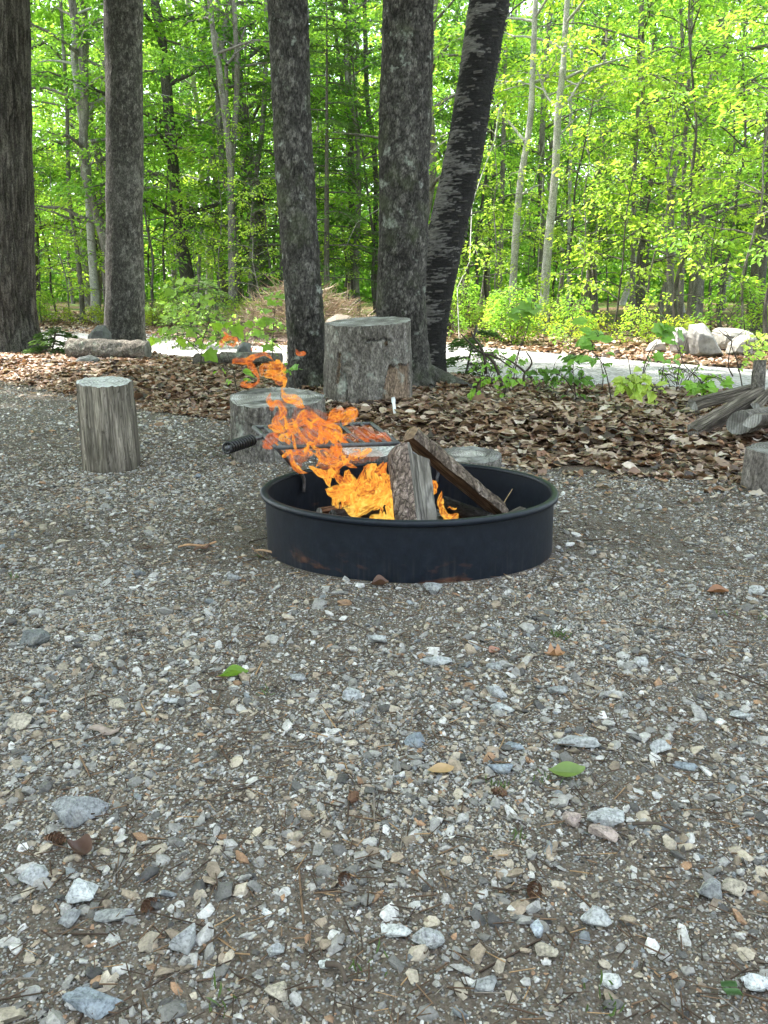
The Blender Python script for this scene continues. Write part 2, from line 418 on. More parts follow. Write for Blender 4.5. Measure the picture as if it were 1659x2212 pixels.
# needles and wood slivers in the gravel
tm = MB(); n = 16000
x, y = sample(n, .42, 4.5, gr, 1.5); k = (y < edge(x)) & (np.hypot(x - .075, y - 2.37) > .43); x, y = x[k], y[k]; n = len(x)
z = terr(x, y) + gr.uniform(.002, .009, n); az = gr.uniform(0, PI, n); L = gr.uniform(.005, .018, n); w = gr.uniform(.0004, .0011, n)
big = gr.uniform(0, 1, n) < .015; L[big] *= 2.8; w[big] *= 1.6
d = np.stack([np.cos(az), np.sin(az), gr.normal(0, .12, n)], 1); sd = np.stack([-np.sin(az), np.cos(az), 0 * az], 1)
c0 = np.stack([x, y, z], 1)
V = np.stack([c0 - d * L[:, None] - sd * w[:, None], c0 - d * L[:, None] + sd * w[:, None], c0 - d * L[:, None] + np.array([0, 0, 1]) * w[:, None] * 1.6,
              c0 + d * L[:, None] - sd * w[:, None], c0 + d * L[:, None] + sd * w[:, None], c0 + d * L[:, None] + np.array([0, 0, 1]) * w[:, None] * 1.6], 1).reshape(-1, 3)
o6 = (np.arange(n) * 6)[:, None]
Q = np.concatenate([o6 + np.array([0, 1, 4, 3]), o6 + np.array([1, 2, 5, 4]), o6 + np.array([2, 0, 3, 5])])
tc = np.array([(.05, .032, .022), (.09, .055, .035), (.3, .19, .1), (.16, .1, .06), (.2, .17, .14)])[gr.choice(5, n, p=[.34, .32, .06, .2, .08])]
tm.add(V, Q, col=np.repeat(tc, 6, 0))
MAT['sliver'] = flat_mat('needle_litter', (1, 1, 1), .85)
tag(tm.build('needle_litter', MAT['sliver']), kind='stuff')

# ------------------------------------------------------------------ leaves of all kinds
LEAF6 = np.array([(0, 0, 0), (.32, .5, .06), (.68, .36, .03), (1, 0, -.14), (.68, -.36, .03), (.32, -.5, .06)])
LQ = np.array([(0, 3, 2, 1), (0, 5, 4, 3)])
def leaves(mb, c, ax, nr, L, W, col, shape=LEAF6, fq=LQ, mi=0):
    n = len(c); ax = ax / (np.linalg.norm(ax, axis=1)[:, None] + 1e-9)
    nr = nr - ax * (nr * ax).sum(1)[:, None]; nr = nr / (np.linalg.norm(nr, axis=1)[:, None] + 1e-9)
    b = np.cross(nr, ax)
    v = c[:, None] + shape[None, :, 0, None] * (ax * L[:, None])[:, None] + shape[None, :, 1, None] * (b * W[:, None])[:, None] + shape[None, :, 2, None] * (nr * L[:, None])[:, None]
    m = len(shape); f = (fq[None] + (np.arange(n) * m)[:, None, None]).reshape(-1, fq.shape[1])
    mb.add(v.reshape(-1, 3), f, col=np.repeat(col, m, 0), mi=mi)
# lobed maple-like leaf (outline fan)
_o = [(0, 0), (.05, .22), (.02, .42), (.28, .36), (.45, .52), (.55, .5), (.6, .28), (.8, .17), (1, 0)]
_o = _o + [(x_, -y_) for x_, y_ in _o[-2:0:-1]]
MAP_V = np.array([(x_, y_, .10 * abs(y_) * 1.6 - .16 * x_ * x_) for x_, y_ in _o] + [(.5, 0, 0)])
MAP_V[-1, 2] = -.05
MAP_F = np.array([(i, (i + 1) % len(_o), len(_o)) for i in range(len(_o))])
def gcols(r, n, base, var=.25, yel=.35):
    t = r.uniform(0, 1, n)[:, None]; c = np.array(base)[None] * (1 + r.uniform(-var, var, n)[:, None])
    return c * (1 - t * yel) + np.array([base[0] * 1.5, base[1] * 1.22, base[2] * 1.0])[None] * t * yel

def spray(leaf, br, r, p0, d, ln, wd, n, ls, base, droop=.25, thick=.05, tw=.004):
    d = d / np.linalg.norm(d); s = np.cross([0, 0, 1.0], d); s /= np.linalg.norm(s) + 1e-9
    u = r.uniform(.08, 1, n) ** .8; sg = r.uniform(-1, 1, n); w = wd * np.sin(np.clip(u * 1.0 + .18, 0, 1.0) * PI * .92) ** .7
    c = p0 + d * (u * ln)[:, None] + s * (sg * w)[:, None]
    c[:, 2] += -droop * ln * u * u - .12 * np.abs(sg) * w + r.normal(0, thick, n)
    ax = d * .8 + s * (sg * .9)[:, None] + r.normal(0, .35, (n, 3)); ax[:, 2] -= r.uniform(.1, .6, n)
    nr = np.array([0, 0, 1.0]) + r.normal(0, .38, (n, 3))
    L = ls * r.uniform(.7, 1.25, n)
    leaves(leaf, c, ax, nr, L, L * r.uniform(.55, .72, n), gcols(r, n, base))
    if br is not None:
        k = np.linspace(0, 1, 4)[:, None]; P = p0 + d * ln * .9 * k; P[:, 2] += (-droop * ln * k * k)[:, 0]
        tube(br, P, np.linspace(tw, tw * .3, 4), 3, cap=False)

GREEN = (.165, .32, .045); GREEN2 = (.115, .25, .04); YEL = (.25, .39, .055); DARKG = (.075, .18, .034)
def limbs_and_leaves(leaf, br, r, trunk, rad, hz0, hz1, nl, reach, nspray, nleaf, ls, base, up=.35, sprln=(.5, 1.0), az0=0, thick=.06):
    trunk = np.asarray(trunk, float); hz = trunk[:, 2]
    for i in range(nl):
        h = hz0 + (hz1 - hz0) * (i + r.uniform(0, 1)) / nl
        p = np.array([np.interp(h, hz, trunk[:, 0]), np.interp(h, hz, trunk[:, 1]), h])
        rr = np.interp(h, hz, rad) * .45 + .004
        az = az0 + i * 2.4 + r.uniform(-.5, .5); fr = (h - hz0) / max(hz1 - hz0, .1)
        ln = reach * r.uniform(.6, 1.1) * (1 - .55 * fr)
        d = np.array([math.cos(az), math.sin(az), up + .5 * fr + r.uniform(-.15, .15)]); d /= np.linalg.norm(d)
        k = np.linspace(0, 1, 7); P = p + d * (ln * k)[:, None]
        P[:, 2] += -.22 * ln * k ** 2 + r.normal(0, .03 * ln, 7) * k; P[:, :2] += r.normal(0, .035 * ln, (7, 2)) * k[:, None]
        tube(br, P, np.linspace(min(rr, .045), .006, 7), 5, cap=False)
        for j in range(nspray):
            t = r.uniform(.25, 1.0) if j else 1.0
            q = np.array([np.interp(t, k, P[:, 0]), np.interp(t, k, P[:, 1]), np.interp(t, k, P[:, 2])])
            a2 = az + r.choice([-1, 1]) * r.uniform(.2, 1.2) * (1 if j else .1)
            dd = np.array([math.cos(a2), math.sin(a2), r.uniform(-.1, .18)])
            sl = r.uniform(*sprln); spray(leaf, br, r, q, dd, sl, sl * .38, nleaf, ls, base, .22, thick, .005)

def round_trunk(mb, P, rad, sides=9, per=.16, wob=.04, r=None, col=None):
    L = np.linalg.norm(np.diff(P, axis=0), axis=1).sum(); n = max(6, int(L / per))
    t0 = np.linspace(0, 1, len(P)); Q = spline(P, n); q = np.interp(np.linspace(0, 1, n), t0, rad)
    T, A, B = frames(Q); th = np.arange(sides) * 2 * PI / sides
    v = Q[:, None] + q[:, None, None] * (np.cos(th)[None, :, None] * A[:, None] + np.sin(th)[None, :, None] * B[:, None])
    sh = v.reshape(-1, 3); dirn = (v - Q[:, None]).reshape(-1, 3)
    f = fbm(sh * 3.1, 2); sh = sh + dirn * (f * wob * 4)[:, None]
    mb.add(sh, grid_quads(n, sides, True), col=col)

# ------------------------------------------------------------------ forest tree kinds (made once, then copied)
def kind_tree(name, seed, height, r0, bark, z0, nl, reach, nspray, nleaf, ls, base, lean=.04, fork=False, up=.35, lbl='', grp='', sprln=(.5, 1.0)):
    r = np.random.default_rng(seed)
    k = np.linspace(0, 1, 9); P = np.zeros((9, 3)); P[:, 2] = height * k - .1
    P[:, :2] = np.cumsum(r.normal(0, height * .012, (9, 2)), 0) + np.outer(k, r.normal(0, lean * height, 2)); P[:, :2] -= P[0, :2]
    rad = r0 * (1 - .82 * k); rad[0] *= 1.25
    t = thing(name, lbl, 'tree', (0, 0, 0), grp)
    tm_, lm_ = MB(), MB(); round_trunk(tm_, P, rad)
    if fork:
        Q = P[4:].copy(); Q[:, :2] += np.outer(np.linspace(0, 1, 5), r.normal(0, .09 * height, 2)); round_trunk(tm_, Q, rad[4:] * .8)
        limbs_and_leaves(lm_, tm_, r, Q, rad[4:], max(z0, Q[0, 2]), height * .97, nl // 2, reach, nspray, nleaf, ls, base, up, sprln)
    limbs_and_leaves(lm_, tm_, r, P, rad, z0, height * .98, nl, reach, nspray, nleaf, ls, base, up, sprln)
    a = tm_.build('trunk', MAT[bark], t, cols=True); b = lm_.build('crown', MAT['leaf'], t, smooth=False)
    KIDS[t.name] = [a, b]
    return t
GF = 'slender trees standing deep in the woods'
LF = 'slender leafy tree among many deep in the woods'
GU = 'leafy saplings under the forest edge'
LU = 'thin leafy sapling growing under the forest edge'
GB = 'low leafy shrubs beyond the road'
LB = 'low bright green shrub growing beyond the road'
tall = [kind_tree('forest_tree', 31, 12.5, .12, 'bark_dark', 1.4, 30, 2.7, 6, 46, .085, GREEN2, lbl=LF, grp=GF),
        kind_tree('forest_tree', 32, 14.0, .14, 'bark_brown', 1.8, 30, 2.9, 6, 44, .085, GREEN, fork=True, lbl=LF, grp=GF),
        kind_tree('forest_tree', 33, 11.0, .075, 'bark_brown', 1.0, 30, 2.3, 6, 46, .08, DARKG, lean=.06, lbl=LF, grp=GF),
        kind_tree('forest_tree', 34, 13.0, .1, 'bark_beech', 1.5, 30, 2.6, 6, 46, .085, YEL, lbl=LF, grp=GF),
        kind_tree('forest_tree', 35, 12.0, .105, 'bark_brown', 1.8, 28, 2.6, 6, 48, .085, GREEN, lbl=LF, grp=GF)]
sap = [kind_tree('sapling', 41, 4.2, .022, 'bark_brown', .7, 16, 1.15, 4, 15, .075, YEL, lean=.1, lbl=LU, grp=GU, sprln=(.3, .6)),
       kind_tree('sapling', 42, 5.5, .03, 'bark_dark', .9, 18, 1.4, 4, 16, .08, GREEN, lean=.12, lbl=LU, grp=GU, sprln=(.35, .7)),
       kind_tree('sapling', 43, 3.2, .018, 'bark_dark', .45, 14, 1.0, 4, 14, .075, YEL, lean=.14, lbl=LU, grp=GU, sprln=(.3, .55))]
bush = [kind_tree('shrub', 51, .75, .01, 'bark_dark', .06, 14, .5, 3, 14, .06, YEL, lean=.15, up=.9, lbl=LB, grp=GB, sprln=(.18, .35)),
        kind_tree('shrub', 52, 1.1, .012, 'bark_dark', .08, 16, .65, 3, 15, .065, GREEN, lean=.15, up=.8, lbl=LB, grp=GB, sprln=(.2, .4)),
        kind_tree('shrub', 53, .5, .008, 'bark_dark', .04, 10, .42, 3, 13, .055, (.27, .36, .04), lean=.15, up=.7, lbl=LB, grp=GB, sprln=(.15, .3))]
for o in bush: o['category'] = 'shrub'
used = {}
def place(src, px, Y, rz=None, sc=1.0, label=None, group=None, zoff=0.0):
    X = (px - CX) / F * (Y * CP + .15); z = terr1(X, Y) + zoff
    rz = random.uniform(0, 6.28) if rz is None else rz
    if src.name not in used:
        used[src.name] = 1; src.location = (X, Y, z); src.rotation_euler = (0, 0, rz); src.scale = (sc,) * 3
        if label: src['label'] = label
        if group: src['group'] = group
        return src
    return copy_tree(src, (X, Y, z), rz, sc, label, group)

fr = random.Random(99)
k = 0
for row, (Y0, Y1, nt) in enumerate(((15.5, 19, 12), (19, 24, 18), (24, 31, 22), (31, 40, 24))):
    for i in range(nt):
        px = -260 + (i + fr.uniform(.05, .95)) * (2180 / nt)
        Y = fr.uniform(Y0, Y1); sc = fr.uniform(.85, 1.25)
        if row == 0 and 1040 < px < 1270: continue
        place(tall[fr.choice([0, 1, 2, 3, 4, 2, 0])], px, Y, fr.uniform(0, 6.28), sc)
for (px, Y, sc, kd) in ((90, 17.2, .9, 2), (150, 17.5, .85, 0), (235, 17.0, .8, 0), (345, 16.5, .85, 1), (410, 15.8, .7, 2), (470, 16.2, .8, 0), (590, 16, .8, 1), (735, 15.5, .55, 2), (560, 14.5, .6, 0),
        (1010, 14.5, .7, 2), (1075, 13.4, .8, 0), (1150, 13.6, .65, 2), (1260, 12.6, .8, 0), (1320, 12.0, .85, 2), (1395, 11.9, .8, 0), (1470, 11.4, .95, 1), (1530, 11, .75, 2), (1600, 10.5, .9, 0), (1665, 10, .9, 1), (1360, 14, 1, 1), (1560, 13, 1, 1), (1220, 15, .9, 1), (20, 17.5, .9, 1), (1720, 11, 1., 1)):
    place(sap[kd], px, Y, fr.uniform(0, 6.28), sc * fr.uniform(.9, 1.1))
for i in range(46):
    px = -120 + i * 41 + fr.uniform(-20, 20); place(sap[fr.choice([0, 1, 1])], px, fr.uniform(17, 25), fr.uniform(0, 6.28), fr.uniform(.8, 1.3))
for i in range(46):
    px = fr.uniform(940, 1720) if i < 26 else fr.uniform(60, 640)
    X = (px - CX) / F * 11; Y = float(rfar(X)) + fr.uniform(.55, 3.6)
    X = (px - CX) / F * Y; Y = max(Y, float(rfar(X)) + .5)
    if px > 1370: Y = max(Y, 10.6)
    place(bush[fr.choice([0, 1, 2, 2, 0])], px, Y, fr.uniform(0, 6.28), fr.uniform(.4, .72))

# hand-placed forest trees that can be told apart
def named_tree(label, pts, Y, w0, w1, bark, top=10.5, nl=14, hz0=3.0, reach=2.2, base=GREEN, seed=1, extra=(), name='beech_tree', nleaf=32, col=None):
    r = np.random.default_rng(seed)
    P = [aty(px, py, Y) for px, py in pts]; b = P[0].copy(); b[2] = terr1(b[0], b[1]) - .06; P[0] = b
    e = P[-1] + (P[-1] - P[-2]) / max(1e-3, (P[-1] - P[-2])[2]) * max(.5, top - P[-1][2]); e[:2] = P[-1][:2] + (e[:2] - P[-1][:2]) * .5
    P = np.array(P + [e]); rr = np.interp(P[:, 2], [0, P[-2, 2], e[2]], [pxm(Y, w0) / 2, pxm(Y, w1) / 2, .02]); rr[0] *= 1.2
    t = thing(name, label, 'tree', b)
    tm_, lm_ = MB(), MB(); round_trunk(tm_, P, rr, 12, .1, .03, col=col)
    for ex, wa, wb in extra:
        E = np.array([aty(px, py, Y + (.25 if i else 0)) for i, (px, py) in enumerate(ex)])
        if E[-1, 1] > 0 and len(ex) > 2 and wa > 8:
            d_ = (E[-1] - E[-2]); E = np.vstack([E, E[-1] + d_ / abs(d_[2]) * 3.0])
        re = np.linspace(pxm(Y, wa) / 2, pxm(Y, wb) / 2, len(E)); round_trunk(tm_, E, re, 8, .1, .03, col=col)
        limbs_and_leaves(lm_, tm_, r, E[np.argsort(E[:, 2])], re, max(hz0, E[:, 2].min()), E[:, 2].max(), max(2, nl // 4), reach * .7, 4, nleaf, .08, base)
    limbs_and_leaves(lm_, tm_, r, P, rr, hz0, top * .97, nl, reach, 5, nleaf, .082, base)
    tm_.build('trunk', MAT[bark], t); lm_.build('crown', MAT['leaf'], t, smooth=False)
    return t
named_tree('palest grey beech trunk standing straight behind the road, brightest of all', [(1172, 722), (1176, 640), (1185, 520), (1199, 375), (1206, 240), (1216, 150), (1222, 60)], 13.2, 21, 11, 'bark_beech', 11, 18, 3.4, 2.4, YEL, 61,
           [([(1203, 240), (1230, 215), (1262, 165), (1310, 130)], 6, 3), ([(1203, 232), (1180, 205), (1160, 150)], 6, 3), ([(1210, 290), (1245, 255), (1290, 225)], 4, 2)])
named_tree('grey beech trunk with an elbow bend and a broken side branch', [(1103, 703), (1109, 600), (1116, 480), (1126, 380), (1140, 300), (1148, 225), (1152, 120)], 13.6, 17, 11, 'bark_beech', 10, 14, 3.6, 2.2, YEL, 62,
           [([(1121, 425), (1150, 405), (1172, 398)], 5, 2), ([(1133, 305), (1105, 270), (1078, 240)], 6, 3)])
named_tree('pale sinuous beech trunk beyond the road seen beside the second big trunk', [(211, 692), (204, 620), (198, 540), (192, 420), (183, 300), (170, 210), (160, 120), (158, 20)], 17.3, 18, 12, 'bark_beech', 11, 14, 3.8, 2.4, GREEN, 63,
           [([(178, 270), (205, 225), (232, 205)], 6, 3)])
named_tree('thin grey trunk leaning close behind the pale sinuous beech', [(178, 680), (173, 600), (164, 520), (150, 430), (146, 300), (140, 150)], 17.9, 10, 7, 'bark_brown', 10, 10, 3.5, 2, GREEN, 64)
named_tree('grey brown tree forking into three upright stems with a vine', [(503, 640), (502, 560), (500, 450), (497, 340), (486, 250), (472, 140), (455, 20)], 16, 19, 10, 'bark_brown', 10.5, 12, 4.4, 2.4, GREEN, 65,
           [([(500, 350), (508, 260), (512, 150), (506, 10)], 13, 8), ([(497, 330), (490, 220), (488, 140), (478, 100), (460, 60)], 9, 5), ([(490, 140), (512, 110), (530, 60)], 6, 4)], name='forked_tree')
named_tree('curved grey trunk just right of the tree with three stems', [(543, 640), (545, 560), (549, 440), (556, 350), (566, 280), (572, 180), (575, 40)], 17.5, 14, 8, 'bark_brown', 10, 10, 3.6, 2, GREEN, 66)
named_tree('thin white birch stem behind the tree with three stems', [(425, 640), (431, 560), (440, 460), (452, 360), (462, 280), (470, 160)], 19, 8, 6, 'bark_beech', 10, 8, 4.2, 1.8, GREEN2, 67, name='birch_tree')
named_tree('upright grey trunk between the pale beeches and the forked tree on the right', [(1366, 690), (1367, 560), (1370, 400), (1375, 280), (1380, 200), (1382, 60)], 14.5, 10, 7, 'bark_brown', 10.5, 14, 3.0, 2.3, GREEN, 68)
named_tree('dark grey tree that forks wide at half height above the boulders', [(1448, 690), (1449, 560), (1449, 420), (1440, 360), (1416, 300), (1396, 220), (1388, 120)], 13.8, 15, 8, 'bark_brown', 10, 12, 3.2, 2.2, GREEN, 69,
           [([(1449, 400), (1468, 340), (1482, 270), (1478, 180)], 10, 6)], name='forked_tree')
named_tree('straight thin grey trunk beside the wide forked tree', [(1471, 690), (1475, 520), (1479, 330), (1485, 220), (1491, 120), (1494, 20)], 15, 10, 7, 'bark_brown', 11, 12, 3.4, 2.2, GREEN2, 70)
named_tree('stout dark trunk standing behind the boulders at the frame edge', [(1628, 735), (1634, 640), (1645, 520), (1655, 400), (1668, 250)], 12.2, 34, 24, 'bark_dark', 10, 14, 3.0, 2.4, GREEN, 71, name='maple_tree')
named_tree('thin straight pale stem rising behind the palest beech', [(1229, 690), (1229, 560), (1231, 400), (1233, 300), (1234, 150)], 17, 9, 6, 'bark_beech', 10, 8, 3.8, 1.8, GREEN, 72)
named_tree('slim grey stem showing close beside the leaning birch', [(1078, 640), (1082, 520), (1085, 400), (1088, 280), (1092, 150)], 17.5, 11, 8, 'bark_brown', 10, 8, 4.0, 1.8, GREEN, 73)
named_tree('dark trunk in the gap between the two scaly trunks', [(768, 640), (764, 560), (760, 440), (758, 330), (757, 250), (750, 120)], 19, 15, 12, 'bark_dark', 11, 9, 4.6, 2.2, GREEN2, 74, name='maple_tree')
named_tree('dark bent trunk with a fork almost touching the middle big trunk', [(812, 640), (811, 500), (812, 400), (806, 300), (795, 240), (790, 120)], 20, 11, 9, 'bark_dark', 11, 8, 4.8, 2.2, GREEN2, 75, [([(757, 260), (742, 200), (730, 110)], 9, 6)], name='maple_tree')

# hemlocks (dark conifers) between the big trunks
def hemlock(label, px, Y, height, r0, seed, z0=.5, n=38, reach=1.5):
    r = np.random.default_rng(seed); X = (px - CX) / F * (Y * CP + .15); b = np.array([X, Y, terr1(X, Y) - .05])
    t = thing('hemlock_tree', label, 'tree', b); tm_, lm_ = MB(), MB()
    P = b + np.outer(np.linspace(0, 1, 6), [0.1, 0, height]); round_trunk(tm_, P, np.linspace(r0, .01, 6), 8)
    for i in range(n):
        h = z0 + (height - z0) * (i / n); az = i * 2.4; ln = reach * (1 - .75 * (i / n)) * r.uniform(.7, 1.1); p = b + np.array([.1 * h / height, 0, h])
        d = np.array([math.cos(az), math.sin(az), .08]); kk = np.linspace(0, 1, 5); Q = p + d * (ln * kk)[:, None]; Q[:, 2] -= .25 * ln * kk ** 2
        tube(tm_, Q, np.linspace(.012, .003, 5), 4, cap=False)
        for j in range(6):
            tq = .2 + .8 * j / 5; q = p + d * ln * tq; q[2] -= .25 * ln * tq ** 2
            for sgn in (-1, 1):
                a2 = az + sgn * r.uniform(.5, 1.0); dd = np.array([math.cos(a2), math.sin(a2), -.1]); sl = (.42 * ln * (1.15 - tq) + .12)
                m = 34 if height > 2 else 13; u = r.uniform(0, 1, m); sd = np.cross([0, 0, 1.0], dd)
                c = q + dd * (u * sl)[:, None] + sd * (r.uniform(-1, 1, m) * sl * .28 * (1 - u * .6))[:, None]; c[:, 2] += -.2 * sl * u * u + r.normal(0, .012, m)
                ax = dd + sd * r.uniform(-1.2, 1.2, m)[:, None]; nr = np.array([0, 0, 1.0]) + r.normal(0, .3, (m, 3))
                L = r.uniform(.03, .06, m); leaves(lm_, c, ax, nr, L, L * .34, gcols(r, m, (.075, .145, .042), .3, .3))
    tm_.build('trunk', MAT['bark_dark'], t); lm_.build('crown', MAT['needle'], t, smooth=False)
hemlock('dark green hemlock filling the gap between the two scaly trunks', 705, 15.2, 5.2, .06, 81, .9, 40, 1.7)
hemlock('dark hemlock partly hidden behind the left scaly trunk', 610, 16.5, 5.0, .06, 82, .8, 36, 1.5)
hemlock('small hemlock sprout beside the base of the leaning birch', 1000, 6.6, .5, .008, 83, .05, 9, .3)
hemlock('small hemlock growing between the furrowed trunk and the lying log', 105, 8.4, .34, .008, 84, .03, 11, .3)
hemlock('knee high hemlock in front of the brush pile behind the maple saplings', 420, 10.6, .95, .012, 85, .05, 20, .6)

# far woodland mass
fm = MB(); r = np.random.default_rng(90)
for (Y0, Y1, n, ls, zt) in ((40, 48, 50000, .3, 14), (48, 62, 50000, .38, 18), (36, 46, 36000, .28, 5)):
    ncl = n // 30; cy = r.uniform(Y0, Y1, ncl); cx = r.uniform(-.62, .62, ncl) * cy; cz = zt * r.uniform(0.01, 1, ncl) ** 1.35
    c = np.repeat(np.stack([cx, cy, cz], 1), 30, 0) + r.normal(0, 1, (ncl * 30, 3)) * np.array([1.1, 1.1, .35])
    m = len(c); L = ls * r.uniform(.6, 1.2, m)
    leaves(fm, c, r.normal(0, 1, (m, 3)), np.array([0, 0, 1.0]) + r.normal(0, .5, (m, 3)), L, L * .62, gcols(r, m, GREEN2, .3, .4))
# woods go on unseen beside and behind the camera, added to block low skylight
ncl = 1300; an = r.uniform(R(42), R(318), ncl); rd_ = r.uniform(11.5, 19, ncl); cz = 12 * r.uniform(0.0, 1, ncl); keep_ = ~((an > R(270)) & (cz > 9))
an, rd_, cz = an[keep_], rd_[keep_], cz[keep_]; c = np.repeat(np.stack([rd_ * np.sin(an), rd_ * np.cos(an) + 1.5, cz], 1), 26, 0) + r.normal(0, 1, (len(an) * 26, 3)) * np.array([.8, .8, .4])
m = len(c); L = .34 * r.uniform(.6, 1.2, m); leaves(fm, c, r.normal(0, 1, (m, 3)), np.array([0, 0, 1.0]) + r.normal(0, .6, (m, 3)), L, L * .62, gcols(r, m, (.075, .15, .04), .3, .3))
for i in range(90):
    Y = r.uniform(40, 58); X = r.uniform(-.6, .6) * Y; tube(fm, [(X, Y, -.5), (X + r.normal(0, .3), Y, 7), (X + r.normal(0, .8), Y, 17)], [.16, .12, .04], 6, mi=1, cap=False)
tag(fm.build('far_woodland', [MAT['leaf'], MAT['bark_dark']], smooth=False), 'mass of green woodland closing the view behind the trees', 'woodland', kind='stuff')

# ------------------------------------------------------------------ the five big trunks in front
def big_tree(name, label, pts, Y, style, bark, seed, crown_c, crown_R, crown_z, roots=0, sides=150, dz=.016, top=8.5):
    """pts: (centre px, row, width px)"""
    r = np.random.default_rng(seed)
    P = np.array([aty(a, b_, Y) for a, b_, w in pts]); W = np.array([pxm(Y, w) / 2 for a, b_, w in pts])
    base = P[0].copy(); base[2] = terr1(base[0], Y)
    P[0, 2] = base[2] - .06
    zz_ = np.arange(P[0, 2], P[-1, 2] + .6, dz)
    zs = P[:, 2]
    # smooth centre line and radius against height
    Pn = spline(np.column_stack([P, W]), 200); o = np.argsort(Pn[:, 2]); Pn = Pn[o]
    slope = (Pn[-1, :2] - Pn[-40, :2]) / (Pn[-1, 2] - Pn[-40, 2])
    cx = np.interp(zz_, Pn[:, 2], Pn[:, 0]) + np.maximum(0, zz_ - Pn[-1, 2]) * slope[0]
    cy = np.full_like(zz_, Y); ra = np.interp(zz_, Pn[:, 2], Pn[:, 3])
    th = np.arange(sides) * 2 * PI / sides
    TH, ZZ = np.meshgrid(th, zz_); RA = ra[:, None] + 0 * TH
    hgt = ZZ - base[2]
    fl = np.exp(-np.clip(hgt, 0, 9) / .16)
    RA = RA * (1 + .22 * fl * (1 + .9 * np.cos(TH * (3 + roots) + seed)))
    n3 = np.stack([(np.cos(TH) * ra[:, None]).ravel(), (np.sin(TH) * ra[:, None]).ravel(), ZZ.ravel()], 1)
    low = fbm(n3 * np.array([4, 4, 1.6]) + seed, 3).reshape(TH.shape); RA = RA * (1 + .09 * low)
    col = np.ones((TH.size, 3))
    if style == 'scaly':
        n3d = n3 * np.array([30, 30, 20]) + .55 * np.column_stack([fbm(n3 * 26 + k_, 2) for k_ in (0, 7, 13)]); f1, f2, cid = worley(n3d + seed); e = sstep(.0, .2, f2 - f1)
        d = e * (.002 + .007 * cid) * (.4 + .8 * sstep(-.3, .3, fbm(n3 * 5 + 2, 2)))
        d = d + .003 * fbm(n3 * 60, 3)
        col = np.repeat((.38 + .85 * e * (.35 + cid ** 1.5))[:, None], 3, 1)
    elif style == 'grey':
        f1, f2, cid = worley(n3 * np.array([30, 30, 22]) + seed); e = sstep(0, .12, f2 - f1)
        d = e * .002 * cid + .003 * fbm(n3 * np.array([30, 30, 14]), 4)
        side = sstep(-.1, .5, np.cos(TH).ravel() + .5 * fbm(n3 * 6, 3))
        flake = sstep(.55, .7, cid) * side; d = d - .004 * flake
        col = np.repeat((.55 + .4 * e * (.5 + cid) + .5 * flake)[:, None], 3, 1)
    elif style == 'furrow':
        q = n3 * np.array([30, 30, 2.6]); w_ = .6 * np.column_stack([fbm(q * .7 + k_, 2) for k_ in (7, 19, 31)]); f1, f2, cid = worley(q + w_); e = sstep(.02, .26, f2 - f1)
        d = e * .011 + .004 * fbm(n3 * np.array([50, 50, 12]), 3); col = np.repeat((.48 + .65 * e * (.5 + .7 * cid))[:, None], 3, 1)
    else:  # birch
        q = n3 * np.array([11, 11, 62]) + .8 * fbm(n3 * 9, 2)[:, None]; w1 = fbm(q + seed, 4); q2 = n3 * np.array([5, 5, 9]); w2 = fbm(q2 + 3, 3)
        side = np.cos(TH - R(205)).ravel()  # pale left, dark right: partly real bark, partly lit and shaded sides painted in
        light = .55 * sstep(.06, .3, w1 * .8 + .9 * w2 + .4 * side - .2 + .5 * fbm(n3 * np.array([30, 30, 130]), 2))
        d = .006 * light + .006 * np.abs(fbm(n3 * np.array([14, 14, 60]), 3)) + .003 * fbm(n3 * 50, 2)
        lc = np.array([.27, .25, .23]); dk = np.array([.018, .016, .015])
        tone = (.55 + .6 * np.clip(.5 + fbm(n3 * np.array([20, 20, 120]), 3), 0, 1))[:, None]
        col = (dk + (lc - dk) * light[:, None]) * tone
    RR = RA + d.reshape(TH.shape)
    X = cx[:, None] + np.cos(TH) * RR; Yc = cy[:, None] + np.sin(TH) * RR
    t = thing(name, label, 'tree', base)
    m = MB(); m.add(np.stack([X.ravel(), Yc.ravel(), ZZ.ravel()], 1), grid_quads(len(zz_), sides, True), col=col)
    # upper stem above the picture, coarse
    P2 = np.array([[cx[-1], Y, zz_[-1] - .05], [cx[-1] * .8 + crown_c[0] * .2, Y * .8 + crown_c[1] * .2, crown_z[0] + .6], [crown_c[0], crown_c[1], crown_z[1]]])
    tube(m, spline(P2, 14), np.linspace(ra[-1], .05, 14), 12)
    trk = m.build('trunk', bark, t) if style != 'birch' else None
    if roots:
        rm = MB()
        for az, ln, r0_ in ROOTS.get(seed, []):
            kk = np.linspace(0, 1, 12); q = np.stack([base[0] + np.cos(az) * (ra[0] * .7 + ln * kk), Y + np.sin(az) * (ra[0] * .7 + ln * kk), 0 * kk], 1)
            q[:, 2] = terr(q[:, 0], q[:, 1]) + .10 * (1 - kk) ** 2 - .02 * kk; q[:, 1] += .04 * np.sin(kk * 4)
            round_trunk(rm, q, r0_ * (1 - .75 * kk), 10, .03, .06, col=np.full(3, .8))
        rm.build('root', bark, trk)
